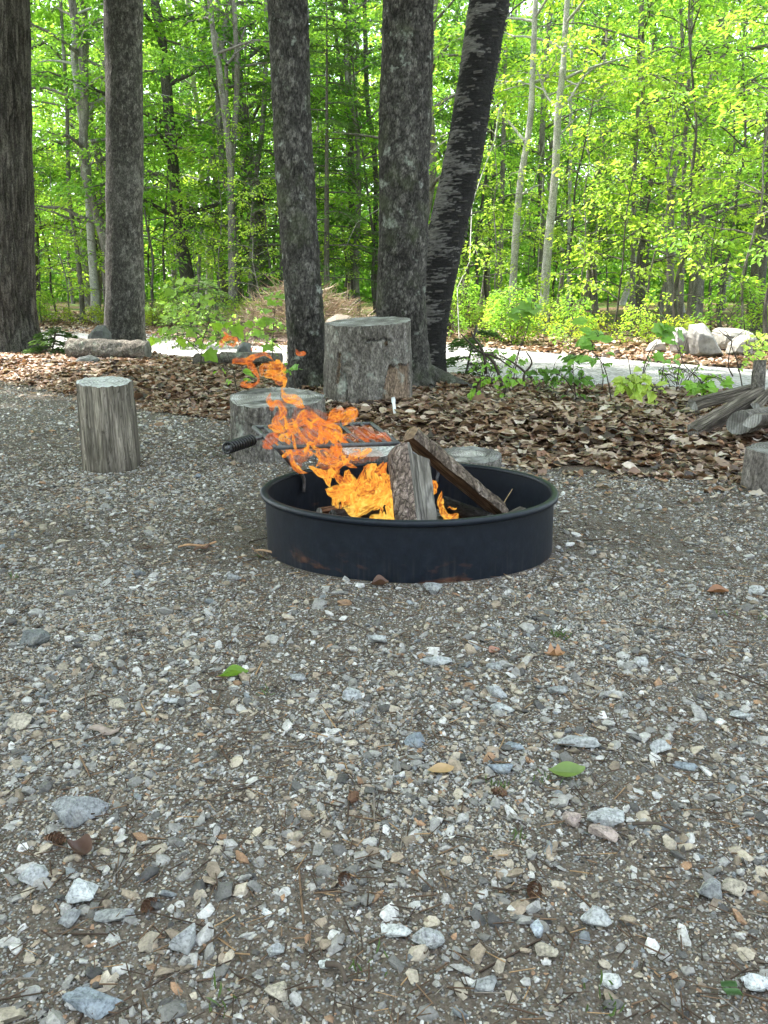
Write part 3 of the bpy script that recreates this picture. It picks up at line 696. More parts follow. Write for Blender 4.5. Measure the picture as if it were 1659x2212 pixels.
    if style == 'birch':
        fk = m; nf = 520; zf = r.uniform(base[2] + .3, zz_[-1] - .1, nf); af = r.normal(R(20), 1.0, nf); i = np.searchsorted(zz_, zf)
        for zf_, a_, i_ in zip(zf, af, i):
            rr_ = ra[i_] * 1.03; wv = r.uniform(.01, .03); hh = r.uniform(.006, .018); lift = r.uniform(.002, .016)
            q = []
            for s_ in np.linspace(-1, 1, 4):
                aa = a_ + s_ * wv / rr_; c_, s2 = math.cos(aa), math.sin(aa); lf = lift * (.5 + .5 * s_)
                for v_ in (0, 1): q.append((cx[i_] + c_ * (rr_ + lf + .003 * v_), Y + s2 * (rr_ + lf + .003 * v_), zf_ + (v_ - .5) * hh + lf * .3))
            fk.add(q, grid_quads(4, 2), col=np.array([.05, .045, .04]) * r.uniform(.4, 1.6) if abs(a_) < 1.4 else np.array([.1, .09, .082]))
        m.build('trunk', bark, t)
    # unseen crown well above the picture, mostly placed to keep sun off site
    cm = MB(); bm_ = MB(); nl = 17
    for i in range(nl):
        az = i * 2.4 + seed; rr_ = crown_R * math.sqrt((i + .5) / nl); zt = crown_z[0] + (crown_z[1] - crown_z[0]) * r.uniform(.1, .8)
        e_ = np.array([crown_c[0] + math.cos(az) * rr_, crown_c[1] + math.sin(az) * rr_, zt])
        s_ = P2[1] + (P2[2] - P2[1]) * r.uniform(0, .6); mid = (s_ + e_) / 2 + np.array([0, 0, .3])
        tube(bm_, spline([s_, mid, e_], 8), np.linspace(.06, .015, 8), 6)
        nlv = 330; c = e_ + r.normal(0, 1, (nlv, 3)) * np.array([crown_R * .3, crown_R * .3, .4])
        c[:, 2] = np.maximum(c[:, 2], crown_z[0] - .1); L = r.uniform(.16, .3, nlv)
        leaves(cm, c, r.normal(0, 1, (nlv, 3)), np.array([0, 0, 1.0]) + r.normal(0, .3, (nlv, 3)), L, L * .7, gcols(r, nlv, GREEN, .2, .2))
    bm_.build('limbs', MAT['bark_dark'], t); cm.build('crown', MAT['leaf'], t, smooth=False)
    return t
ROOTS = {104: [(R(-25), .55, .07), (R(10), .4, .055), (R(-60), .3, .06)], 103: [(R(-150), .25, .05), (R(-70), .2, .05)]}
a = M('birch_bark'); c_ = a.attr(); nn = a.noise(a.coord((1, 1, 5)), 22, 6, .65)
a.pbr(a.mix(1.0, c_, a.ramp(nn, [(.3, .55), (.7, 1.35)]), 'MULTIPLY'), .8, a.bump(nn, .8, .012), .25); MAT['bark_birch'] = a.m
big_tree('furrowed_tree', 'thick trunk with deep vertical bark furrows cut off by the frame edge', [(4, 748, 150), (4, 700, 130), (2, 500, 120), (-2, 300, 118), (-9, 0, 116)], 8.9, 'furrow', MAT['bark_furrow'], 101, (-4.9, 4.6), 3.6, (5.6, 8.8), 0, 190, .014)
big_tree('smooth_dark_tree', 'dark grey straight trunk behind the lying log with flaking right side', [(271, 738, 86), (270, 700, 80), (269, 500, 73), (268, 300, 71), (267, 0, 71)], 9.1, 'grey', MAT['bark_grey'], 102, (-3.0, 7.2), 2.6, (5.4, 8.6), 0, 120, .016)
big_tree('scaly_tree', 'dark scaly trunk leaning slightly, standing behind the low wide stump', [(667, 850, 92), (665, 800, 80), (660, 700, 75), (653, 600, 74), (639, 400, 73), (628, 200, 73), (621, 0, 73)], 5.55, 'scaly', MAT['bark_scaly'], 103, (-2.4, 3.2), 3.3, (5.0, 8.0), 1, 130, .012)
big_tree('scaly_tree', 'widest scaly trunk with spreading roots rising behind the tall stump', [(876, 850, 120), (872, 760, 104), (867, 650, 98), (871, 500, 100), (875, 300, 97), (882, 0, 95)], 5.8, 'scaly', MAT['bark_scaly'], 104, (-1.7, 6.0), 3.0, (5.2, 8.2), 1, 160, .012)
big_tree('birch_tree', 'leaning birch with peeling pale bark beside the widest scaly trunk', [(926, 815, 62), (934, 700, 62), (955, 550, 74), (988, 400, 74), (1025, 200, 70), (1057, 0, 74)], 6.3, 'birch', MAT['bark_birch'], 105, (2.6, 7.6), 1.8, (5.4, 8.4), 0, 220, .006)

# ------------------------------------------------------------------ leaf litter
def litter_leaf(r, nu=6, nv=4, lob=False):
    u = np.linspace(0, 1, nu); w = np.sin(PI * np.clip(u, 0.02, .985)) ** .75 * (1 + (.33 * np.cos(u * 17) if lob else 0))
    s = np.linspace(-1, 1, nv); V = []
    cu, cv, tw = r.normal(0, .55), r.normal(.25, .45), r.normal(0, .4)
    for i in range(nu):
        for k_ in range(nv):
            a_, b_ = u[i] - .5, s[k_] * w[i] * .31
            z_ = cu * a_ * a_ * .7 + cv * b_ * b_ * 2.2 + tw * a_ * b_ * 2
            V.append((a_, b_, z_))
    V = np.array(V); V[:, 2] -= V[:, 2].mean() + .0
    return V
lr = np.random.default_rng(17); LITP = [litter_leaf(lr, lob=(i % 3 == 0)) for i in range(22)]; LITQ = grid_quads(6, 4)
BROWN = np.array([(.34, .235, .17), (.46, .35, .27), (.21, .122, .08), (.105, .062, .042), (.26, .135, .08), (.05, .034, .028), (.56, .47, .39)]); BW = [.2, .13, .22, .17, .13, .1, .05]
def litter(mb, x, y, zoff, L, r):
    n = len(x); z = terr(x, y) + zoff; k_ = r.integers(0, len(LITP), n); az = r.uniform(0, 2 * PI, n)
    col = BROWN[r.choice(7, n, p=BW)] * r.uniform(.7, 1.2, n)[:, None]
    ax = np.stack([np.cos(az), np.sin(az), r.normal(0, .13, n)], 1); nr = np.array([0, 0, 1.0]) + r.normal(0, .23, (n, 3))
    for i in range(len(LITP)):
        s = k_ == i
        if s.any(): leaves(mb, np.stack([x, y, z], 1)[s], ax[s], nr[s], L[s], L[s], col[s], LITP[i], LITQ)
lm = MB(); r = np.random.default_rng(18); n = 52000
x = r.uniform(-5, 3.6, n); e = edge(x); y = e + r.uniform(-.02, 1, n) ** 1.1 * (rnear(x) - e + .1); y = np.where(np.isnan(y), e, y)
hw = .47 * y + .3; k_ = (np.abs(x) < hw) & (fbm(np.stack([x, y, 0 * x], 1) * 3, 3) + (y - e) * 2.2 > -.02); x, y = x[k_], y[k_]; n = len(x)
lay = r.uniform(0, 1, n) ** 1.5
litter(lm, x, y, .006 + .032 * lay * sstep(0, .6, y - edge(x)), r.uniform(.03, .088, n) * r.uniform(.8, 1.25, n), r)
n = 460; x = r.uniform(-3.4, 2.2, n); y = edge(x) - np.abs(r.exponential(.2, n)); litter(lm, x, y, .01 + 0 * x, r.uniform(.022, .06, n), r)
n = 9000; x = r.uniform(-8, 6, n); y = rfar(x) - .1 + np.abs(r.normal(0, 1.5, n)); litter(lm, x, y, .02 + 0 * x, r.uniform(.06, .13, n), r)
n = 2600; x = r.uniform(-8, -1.2, n); y = rnear(x) + r.uniform(.6, 1, n) * (rfar(x) - rnear(x)); litter(lm, x, y, .02 + 0 * x, r.uniform(.06, .12, n), r)
n = 4000; x = r.uniform(-9, 7, n); y = rfar(x) + r.uniform(1, 9, n); litter(lm, x, y, .02 + 0 * x, r.uniform(.08, .15, n), r)
tag(lm.build('fallen_leaves', MAT['litter']), kind='stuff')

# ------------------------------------------------------------------ cut logs and stumps
MAT['cut_grey'] = cut_mat('weathered_cut_wood', (.11, .1, .088), (.24, .225, .205), (.42, .41, .39))
MAT['cut_pale'] = cut_mat('pale_cut_wood', (.26, .25, .235), (.42, .41, .39), (.56, .555, .54), 20)
MAT['cut_dark'] = cut_mat('dark_cut_wood', (.075, .068, .06), (.15, .14, .125), (.27, .26, .245))
MAT['wood_bare'] = wood_mat('bare_weathered_wood', (.085, .073, .06), (.215, .192, .163), (.38, .345, .3), (16, 16, 1.3))
MAT['cut_brown'] = cut_mat('brown_cut_wood', (.08, .05, .03), (.2, .135, .085), (.34, .25, .17))
MAT['wood_brown'] = wood_mat('brown_split_wood', (.032, .017, .01), (.11, .062, .036), (.3, .2, .125), (22, 22, 1.6), sc=5, loc=True)
MAT['wood_grey'] = wood_mat('grey_split_wood', (.1, .088, .075), (.22, .195, .165), (.42, .385, .34), (22, 22, 1.6), sc=5, bump=.9, loc=True)
def stump(label, px, Y, r0, ztop, bark, cut, seed, tilt=(0, 0), taper=1.06, facets=0, disp=.006, sides=150, lean=0.0, paint=None, detail=None, z0=-.06, name='log_stump', cat='stump'):
    rg = np.random.default_rng(seed)
    X = (px - CX) / F * (Y * CP + (H - ztop * .5) * SP); gz = terr1(X, Y); base = np.array([X, Y, gz])
    th = np.arange(sides) * 2 * PI / sides; hz = ztop - gz
    nz = max(14, int(hz / .008)); zz_ = np.linspace(z0, 1, nz)
    TH, ZN = np.meshgrid(th, zz_)
    sh = np.ones_like(th)
    if facets:
        fa = np.sort(rg.uniform(0, 2 * PI, facets)); d = np.min([1 / np.maximum(np.cos(th - f), .82) for f in fa], 0); sh = np.clip(d, .8, 1.16) * .95
    else: sh = 1 + .05 * np.sin(2 * th + seed) + .03 * np.sin(3 * th + 2 * seed) + .018 * np.sin(5 * th)
    sh = sh * (1 + .05 * fbm(np.stack([np.cos(th) * 1.6, np.sin(th) * 1.6, 0 * th + seed], 1), 3))
    RA = r0 * sh[None] * (taper + (1 - taper) * ZN) * (1 + .035 * fbm(np.stack([np.cos(TH) * 1.3, np.sin(TH) * 1.3, ZN * 2.2 + seed], -1).reshape(-1, 3), 3).reshape(TH.shape))
    topz = hz + r0 * (np.cos(th) * tilt[0] + np.sin(th) * tilt[1])
    topz = topz + .007 * fbm(np.stack([np.cos(th) * 5, np.sin(th) * 5, 0 * th + seed], 1), 3)
    Z = np.where(ZN < 0, ZN * 1.0, ZN * topz[None])
    n3 = np.stack([(np.cos(TH) * r0).ravel(), (np.sin(TH) * r0).ravel(), Z.ravel()], 1)
    d, col = disp_bark(n3, seed, disp)
    if detail: d, col = detail(TH.ravel(), ZN.ravel(), d, col)
    RA = RA + d.reshape(TH.shape)
    Xc = X + lean * Z + np.cos(TH) * RA; Yc = Y + np.sin(TH) * RA
    t = thing(name, label, cat, base)
    m = MB(); m.add(np.stack([Xc.ravel(), Yc.ravel(), gz + Z.ravel()], 1), grid_quads(nz, sides, True), col=col)
    m.build('bark', bark, t)
    # cut face: rings of vertices from the rim to the middle
    tm = MB(); nr = 14; rim = np.stack([Xc[-1], Yc[-1], gz + Z[-1]], 1); cen = np.array([X + lean * hz, Y, gz + hz])
    V = np.concatenate([cen + (rim - cen) * q for q in np.linspace(1, .02, nr)]); V[sides:, 2] += .0025 * fbm(V[sides:] * 30, 3) + .002
    cc = np.ones((len(V), 3))
    if paint is not None: cc = paint((V - cen) / r0)
    tm.add(V, grid_quads(nr, sides, True), np.stack([np.arange(sides), (np.arange(sides) + 1) % sides, np.full(sides, 0)], 1)[:0] if False else np.array([[(nr - 1) * sides + i, (nr - 1) * sides + (i + 1) % sides, (nr - 1) * sides + (i + 2) % sides] for i in range(0, 1)]), col=cc)
    tm.build('cut_face', cut, t)
    return t
def disp_bark(n3, seed, disp):
    f1, f2, cid = worley(n3 * np.array([26, 26, 15]) + seed); e = sstep(0, .15, f2 - f1)
    d = disp * (fbm(n3 * np.array([9, 9, 5]) + seed, 4) + .35 * e * cid)
    return d, (.8 + .25 * e * cid)[:, None] * np.array([1.04, .985, .985])
def d_bare(TH, ZN, d, col):
    n3 = np.stack([np.cos(TH) * 9, np.sin(TH) * 9, ZN * .8], 1); g = fbm(n3 * 1.6, 4)
    st = sstep(.1, .4, fbm(np.stack([np.cos(TH) * 2.2, np.sin(TH) * 2.2, ZN * .5], 1) + 4, 2) * 2)
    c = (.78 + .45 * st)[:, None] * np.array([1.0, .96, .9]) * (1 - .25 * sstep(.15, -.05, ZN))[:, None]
    return d * .4 + .006 * g - .008 * sstep(.02, .0, np.abs(g - .1)), c
def pale_half(v):
    q = sstep(.25, .1, np.hypot((v[:, 0] + .15) / 1.5, v[:, 1] - .05) - .22) + .6 * sstep(.15, 0, np.hypot(v[:, 0] + .35, v[:, 1] + .65) - .18)
    return (.62 + .95 * np.clip(q, 0, 1))[:, None] * np.array([1, 1, 1.02])
def dark_arc(v):
    n = fbm(np.column_stack([v[:, :2] * 1.4, 0 * v[:, 0]]) + 3, 3); rr = np.hypot(v[:, 0], v[:, 1])
    return (1.25 - .7 * sstep(.05, .25, n) - .3 * sstep(.15, .0, np.abs(rr - .55)))[:, None] * np.array([1, 1, 1])
stump('upright debarked log with a pale angular top standing alone in the gravel', 232, 3.53, .112, .365, MAT['wood_bare'], MAT['cut_pale'], 201, (-.03, .075), 1.06, 7, .005, 150, 0.0, None, d_bare)
stump('low wide grey stump behind the grate handle, its top weathered in dark rings', 598, 3.82, .205, .262, MAT['bark_stump'], MAT['cut_grey'], 202, (-.02, .10), 1.05, 0, .013, 190, 0, dark_arc)
def d_tall(TH, ZN, d, col):
    # angle seen from the camera: -90 deg faces it; x grows to the right
    a_ = (TH + PI / 2 + PI) % (2 * PI) - PI
    x_ = np.sin(a_); fr_ = np.cos(a_) > 0
    wob_ = .03 * fbm(np.stack([ZN * 8, x_ * 3, 0 * x_], 1), 3)
    left = .30 + (.46 - .30) * np.clip(ZN / .52, 0, 1) + wob_; right = .90 + wob_ * .5
    patch = fr_ & (x_ > left) & (x_ < right) & (ZN < .50 + .015 * np.sin(x_ * 30) + .7 * wob_)
    patch = patch | (fr_ & (np.abs(x_ + .72 - .10 * (ZN - .4) + wob_ * 2) < .035) & (ZN > .28) & (ZN < .66))
    crack = fr_ & (np.abs(x_ + .52 + .12 * ZN + wob_) < .012) & (ZN < .45)
    edge_ = fr_ & ~patch & (x_ > left - .035) & (x_ < right + .03) & (ZN < .55)
    d = d * .8; d = np.where(patch, -.017 + .002 * fbm(np.stack([TH * 30, ZN * 2, 0 * ZN], 1), 3), d); d = np.where(edge_, d + .004, d); d = np.where(crack, d - .014, d)
    col = col * 1.0
    gr = .75 + .35 * np.clip(.5 + fbm(np.stack([TH * 40, ZN * 2.5, 0 * ZN], 1), 3), 0, 1)
    slit = np.abs(((x_ * 9 + wob_ * 8) % 1) - .5) < .05
    wood = np.array([1.35, 1.02, .82]) * gr[:, None] * np.where(slit, .45, 1.0)[:, None]
    col = np.where(patch[:, None], wood, col); col = np.where(crack[:, None], .12, col)
    knot = np.hypot((x_ - .42) / .5, (ZN - .78) / .5) < .07
    col = np.where((knot & fr_)[:, None], np.array([.42, .3, .22]), col); d = np.where(knot & fr_, d + .008, d)
    brow = fr_ & (np.abs(ZN - .845 + .5 * (x_ - .25) ** 2 + 2.2 * wob_) < .004 + .016 * np.clip(.5 + 14 * wob_, 0, 1)) & (x_ > -.1) & (x_ < .55)
    col = np.where(brow[:, None], .35, col); d = np.where(brow, d - .008, d)
    rr_ = np.random.default_rng(6)
    for _ in range(26):
        cx_, cz_, s_ = rr_.uniform(-.9, .9), rr_.uniform(.05, .95), rr_.uniform(.02, .075)
        q = fr_ & ~patch & (np.hypot(x_ - cx_, (ZN - cz_) * 1.15) < s_ * (1 + 3 * wob_))
        col = np.where(q[:, None], col * np.array([1.35, 1.38, 1.36]), col)
    return d, col
stump('tall thick stump with lichen bark and a torn patch of bare brown wood', 797, 5.12, .243, .548, MAT['bark_stump'], MAT['cut_grey'], 203, (.05, .07), 1.06, 0, .012, 300, 0, None, d_tall)
stump('short round log slice behind the ring with a white patch on its top', 1017, 3.52, .128, .055, MAT['bark_stump'], MAT['cut_grey'], 204, (0, .09), 1.02, 0, .006, 120, 0, pale_half)
stump('low pale topped log seat directly behind the flames under the grate', 802, 3.2, .118, .138, MAT['bark_stump'], MAT['cut_pale'], 205, (.02, .04), 1.02, 0, .006, 120)
stump('grey stump cut off by the frame edge beside the leaves', 1690, 3.13, .125, .155, MAT['bark_brown'], MAT['cut_dark'], 206, (.0, .04), 1.08, 5, .007, 120, 0)

def log(name, label, cat, p0, p1, rad, bark, wood, seed, prof='round', roll=0.0, bark_to=1.0, group=None, cutm=None, disp=.006, taper=.95, sides=44, bend=0.0):
    """A log from p0 to p1; prof 'round' or 'wedge' (split); bark covers the first bark_to of the outline, split wood the rest."""
    rg = np.random.default_rng(seed); p0, p1 = np.asarray(p0, float), np.asarray(p1, float); Ln = np.linalg.norm(p1 - p0); n = max(12, int(Ln / .008)); n = min(n, 80)
    kk = np.linspace(0, 1, n)[:, None]; P = p0 + (p1 - p0) * kk; P[:, 2] += bend * np.sin(PI * kk[:, 0])
    T, A, B = frames(P); th = np.arange(sides + 1) * 2 * PI / sides
    if prof == 'round': sh = 1 + .05 * np.sin(2 * th + seed) + .03 * np.sin(3 * th)
    else:
        half = PI * bark_to; a_ = np.abs(((th + PI) % (2 * PI)) - PI)          # bark arc centred on angle 0
        apex = .25 if prof == 'wedge' else -.05
        sh = np.where(a_ <= half, 1.0, 1.0)
        c0 = np.array([math.cos(half), math.sin(half)]); ap = np.array([-apex, 0.0])
        for i, q in enumerate(a_):
            if q > half:
                dx = np.array([math.cos(q), math.sin(q)]); e = ap - c0; det = dx[0] * -e[1] + dx[1] * e[0]
                sh[i] = abs((c0[0] * -e[1] + c0[1] * e[0]) / (det if abs(det) > 1e-6 else 1e-6)); sh[i] = min(sh[i], 1.0)
    thr = th + roll
    V = P[:, None] + (rad * (1 - (1 - taper) * kk) * sh[None])[..., None] * (np.cos(thr)[None, :, None] * A[:, None] + np.sin(thr)[None, :, None] * B[:, None])
    dirn = V - P[:, None]; dirn = dirn / (np.linalg.norm(dirn, axis=2)[..., None] + 1e-9)
    loc_ = np.stack([(rad * np.cos(th)[None] + 0 * kk).ravel(), (rad * np.sin(th)[None] + 0 * kk).ravel(), (Ln * kk + 0 * th[None]).ravel()], 1)
    loc_[:, 0] = np.where(np.isclose(loc_[:, 0], 0), 0, loc_[:, 0])
    a_ = np.abs(((th + PI) % (2 * PI)) - PI); isb = (a_ <= PI * bark_to + 1e-6) if prof != 'round' else np.full(len(th), True)
    db, cb = disp_bark(loc_ * 1.6, seed, disp); dw = .2 * rad * fbm(loc_ * np.array([40, 40, 4]) + seed, 4)
    d = np.where(np.tile(isb, n), db, dw - .003).reshape(n, -1); d[:, -1] = d[:, 0]
    V = V + dirn * d[..., None]
    t = thing(name, label, cat, p0, group)
    m = sides + 1; q = grid_quads(n, m); jcol = q[:, 0] % m
    isq = isb[jcol] & isb[(jcol + 1) % m]
    wcol = np.repeat((.8 + .4 * np.clip(.5 + fbm(loc_ * np.array([30, 30, 3]), 3), 0, 1))[:, None], 3, 1)
    if isq.any(): b_ = MB(); b_.add(V.reshape(-1, 3), q[isq], col=cb); prune(b_); addloc(b_.build('bark', bark, t), loc_, b_)
    if (~isq).any(): b_ = MB(); b_.add(V.reshape(-1, 3), q[~isq], col=wcol); prune(b_); addloc(b_.build('split_face', wood, t), loc_, b_)
    for e in (0, -1):
        b_ = MB(); rim = V[e, :-1]; c = P[e]; rr = np.linspace(1, .03, 6)
        vv = np.concatenate([c + (rim - c) * s_ for s_ in rr]); vv += (T[e] * (1 if e else -1)) * (.003 * fbm(vv * 60, 2))[:, None]
        vv[:len(rim)] = rim
        qd = grid_quads(6, sides, True); b_.add(vv, qd if e else qd[:, ::-1]); b_.build('end_grain', cutm or MAT['cut_grey'], t)
    return t
def addloc(o, loc_, b):
    at = o.data.attributes.new('loc', 'FLOAT_VECTOR', 'POINT'); at.data.foreach_set('vector', loc_[b.u].astype(np.float32).ravel())
def prune(b):
    v = b.v[0]; f = b.f[0][0]; u, inv = np.unique(f, return_inverse=True); b.u = u
    b.v[0] = v[u]; b.c[0] = b.c[0][u]; b.f[0] = (inv.reshape(f.shape), b.f[0][1])

# firewood heap and other lying wood
MAT['wood_heap'] = wood_mat('heap_split_wood', (.05, .04, .031), (.14, .115, .09), (.3, .26, .21), (20, 20, 1.4), sc=5, bump=.9, loc=True)
FW = 'firewood lying in a heap beside the leaves'
def fp(px, py, Y): return aty(px, py, Y)
log('firewood', 'long split log sloping down at the back of the heap', 'firewood', fp(1500, 868, 4.33), fp(1645, 832, 4.53), .045, MAT['bark_brown'], MAT['wood_heap'], 301, 'wedge', 2.2, .4, FW)
log('firewood', 'grey split log sloping down in front, bare face up', 'firewood', fp(1505, 932, 3.83), fp(1652, 846, 4.13), .05, MAT['bark_brown'], MAT['wood_heap'], 302, 'wedge', 2.6, .38, FW)
log('firewood', 'short split chunk standing upright on top of the heap', 'firewood', fp(1640, 862, 4.18), fp(1646, 778, 4.20), .042, MAT['bark_stump'], MAT['wood_heap'], 303, 'wedge', .4, .45, FW)
log('firewood', 'round grey log pointing its rough end out of the heap', 'firewood', fp(1598, 914, 3.73), fp(1690, 895, 4.28), .055, MAT['bark_stump'], MAT['wood_heap'], 304, 'round', 0, 1, FW, MAT['cut_dark'])
log('firewood', 'squared dark log at the frame edge resting on the round grey log', 'firewood', fp(1622, 900, 3.63), fp(1720, 893, 3.88), .05, MAT['bark_dark'], MAT['wood_heap'], 305, 'wedge', 1.0, .42, FW)
log('firewood', 'thin split piece leaning against the upright chunk', 'firewood', fp(1636, 872, 3.98), fp(1690, 820, 4.28), .032, MAT['bark_brown'], MAT['wood_heap'], 306, 'wedge', 2.0, .35, FW)
log('fallen_log', 'short grey barked log lying on leaves in front of the smooth dark trunk', 'log', fp(150, 752, 7.9), fp(320, 757, 7.75), .082, MAT['bark_stump'], MAT['wood_grey'], 307, 'round', 0, 1, None, MAT['cut_dark'], .022)
log('fallen_log', 'mossy grey log lying behind the drifting flame wisps', 'log', fp(478, 772, 7.0), fp(608, 774, 6.9), .045, MAT['bark_stump'], MAT['wood_grey'], 308, 'round', 0, 1, None, MAT['cut_dark'], .008)
log('rotten_log', 'dark rotten log half buried in leaves under the maple sapling', 'log', fp(425, 780, 7.1), fp(490, 778, 7.0), .06, MAT['bark_dark'], MAT['wood_grey'], 309, 'round', 0, 1, None, MAT['cut_dark'], .012)

# ------------------------------------------------------------------ fire ring
RC = np.array([.075, 2.37, 0.0]); RIMZ, RR0, TILT = .184, .416, R(1.9)
a = M('black_painted_steel'); co = a.coord(); n1 = a.noise(co, 40, 6, .65); n2 = a.noise(a.coord((1, 1, 3)), 7, 5, .6); n3 = a.noise(a.coord((22, 22, 1)), 4, 5, .6); zc = a.n('SeparateXYZ', {0: a.n('TexCoord').outputs['Object']})
c = a.ramp(n1, [(.3, (.002, .0042, .009)), (.55, (.0042, .0075, .0145)), (.75, (.0095, .0135, .021))])
lowm = a.ramp(zc.outputs[2], [(.02, 1.0), (.12, 0.0)]); rust = a.math('MULTIPLY', a.ramp(n2, [(.55, 0.0), (.66, 1.0)]), lowm)
c = a.mix(a.math('MULTIPLY', rust, .85), c, a.ramp(n1, [(.35, (.05, .018, .009)), (.6, (.14, .055, .025))]))
c = a.mix(a.math('MULTIPLY', a.ramp(n3, [(.5, 0.0), (.75, .3)]), lowm), c, (.1, .085, .07))
a.pbr(c, .5, a.bump(a.math('ADD', n1, a.math('MULTIPLY', rust, .6)), .22, .004), .3); MAT['steel'] = a.m
fring = thing('fire_ring', 'round black steel fire ring with rusted lower edge set in the gravel', 'fire ring', (RC[0], RC[1], 0))
def revolve(prof, sides=192):
    th = np.arange(sides) * 2 * PI / sides; V = np.array([[(r_ * math.cos(t_), r_ * math.sin(t_), z_) for t_ in th] for r_, z_ in prof]).reshape(-1, 3)
    return V, grid_quads(len(prof), sides, True)
def tiltv(V):
    V = V.copy(); V[:, 2] = V[:, 2] - V[:, 1] * math.tan(TILT) * np.clip(V[:, 2] / RIMZ, 0, 1); return V + np.array([RC[0], RC[1], 0])
dn = lambda V: V + np.column_stack([V[:, 0], V[:, 1], 0 * V[:, 0]]) * (.02 * perlin(V * 4))[:, None]
V, q = revolve([(RR0 - .006, -.08), (RR0 - .006, RIMZ - .004), (RR0, RIMZ - .004), (RR0, .14), (RR0, .10), (RR0, .05), (RR0, -.08)]); m_ = MB(); m_.add(tiltv(dn(V)), q[:, ::-1]); wall_ = m_.build('wall', MAT['steel'], fring)
md = wall_.modifiers.new('e', 'EDGE_SPLIT'); md.split_angle = R(40)
pr = [(RR0 + .004 + .0088 * math.cos(t_), RIMZ - .004 + .0062 * math.sin(t_)) for t_ in np.linspace(0, 2 * PI, 15)]
pr = [(RR0 - .008, RIMZ - .002), (RR0 - .007, RIMZ + .004), (RR0 - .001, RIMZ + .0065), (RR0 + .008, RIMZ + .006), (RR0 + .0135, RIMZ + .001), (RR0 + .0125, RIMZ - .007), (RR0 + .008, RIMZ - .010), (RR0 + .003, RIMZ - .007), (RR0 + .0015, RIMZ - .004)]
V, q = revolve(pr); m_ = MB(); m_.add(tiltv(dn(V)), q[:, ::-1]); m_.build('rim', MAT['steel'], fring)

# ash bed and burnt scraps in the ring
xx, yy = np.meshgrid(np.linspace(-1, 1, 90), np.linspace(-1, 1, 90)); kx = np.stack([xx.ravel(), yy.ravel()], 1); rad_ = np.abs(kx).max(1); nn_ = np.linalg.norm(kx, axis=1) + 1e-9
kx = kx / nn_[:, None] * rad_[:, None] * (RR0 - .008)
zb = .02 + .035 * np.exp(-((kx[:, 0] + .05) / .2) ** 2 - (kx[:, 1] / .2) ** 2) + .018 * fbm(np.column_stack([kx * 14, 0 * rad_]), 5)
a = M('ash'); nn = a.noise(a.coord(), 30, 6, .7); v_ = a.vor(a.coord(), 70)
a.pbr(a.ramp(a.math('ADD', nn, a.math('MULTIPLY', v_, .2)), [(.38, (.012, .011, .011)), (.58, (.05, .046, .043)), (.72, (.2, .19, .18))]), .95, a.bump(nn, .8, .01), .1); MAT['ash'] = a.m
m_ = MB(); m_.add(np.column_stack([kx[:, 0] + RC[0], kx[:, 1] + RC[1], zb]), grid_quads(90, 90)); tag(m_.build('ash', MAT['ash']), kind='stuff')
MAT['char'] = wood_mat('charred_wood', (.006, .005, .005), (.018, .016, .015), (.06, .056, .052), (14, 14, 5), sc=6, loc=True)
MAT['bark_fire'] = bark_mat('burning_log_bark', (.06, .042, .033), (.2, .153, .125), (.43, .355, .31), (1, 1, .42), 40, 0, 0, 1.0, .014, .6, 1.15)
MAT['bark_log'] = bark_mat('rough_brown_log_bark', (.035, .026, .02), (.12, .092, .068), (.34, .29, .24), (1, 1, .5), 30, 0, 0, 1.0, .015, .4, 1.2)
log('burning_log', 'thick bark covered log leaning upright in the fire beside the flames', 'firewood', fp(916, 1190, 2.16), fp(890, 980, 2.36), .068, MAT['bark_fire'], MAT['wood_grey'], 321, 'half', 2.5, .6, None, MAT['cut_brown'], .009, 1.0, 80)
log('burning_log', 'long split log slanting down to the side of the ring, brown inside', 'firewood', fp(1074, 1116, 2.5), fp(874, 950, 2.42), .047, MAT['bark_log'], MAT['wood_brown'], 322, 'wedge', 4.6, .36, None, MAT['cut_brown'], .012, 1.0, 80)
for i, (p0, p1, r_, lb) in enumerate((((770, 1140, 2.45), (905, 1085, 2.62), .03, 'charred log lying across behind the thick leaning log'), ((960, 1090, 2.62), (1060, 1125, 2.45), .024, 'charred stick under the slanting split log'), ((720, 1125, 2.3), (850, 1110, 2.42), .028, 'charred log at the bottom of the flames'))):
    log('charred_log', lb, 'firewood', fp(*p0), fp(*p1), r_, MAT['char'], MAT['char'], 330 + i, 'round', 0, 1, None, MAT['ash'], .006, .95, 20)
log('burnt_chunk', 'small grey block of burnt wood against the inner wall of the ring', 'wood scrap', fp(1097, 1108, 2.52), fp(1128, 1094, 2.57), .026, MAT['wood_grey'], MAT['wood_grey'], 340, 'wedge', .5, .2, None, None, .003, 1, 20)
log('kindling', 'reddish stick of kindling at the edge of the flames', 'firewood', fp(690, 1105, 2.42), fp(735, 1097, 2.5), .011, MAT['wood_brown'], MAT['wood_brown'], 341, 'round', 0, 1, None, None, .002, 1, 12)
m_ = MB(); tube(m_, [fp(1080, 1106, 2.5), fp(1092, 1080, 2.53), fp(1107, 1056, 2.55)], [.0022, .002, .0012], 6, col=np.array([.9, .75, .55])); p_ = fp(1080, 1106, 2.5)
tag(m_.build('twig', flat_mat('dry_twig', (.36, .3, .22), .8), loc=p_), 'thin dry twig sticking up inside the ring near the burnt block', 'twig')

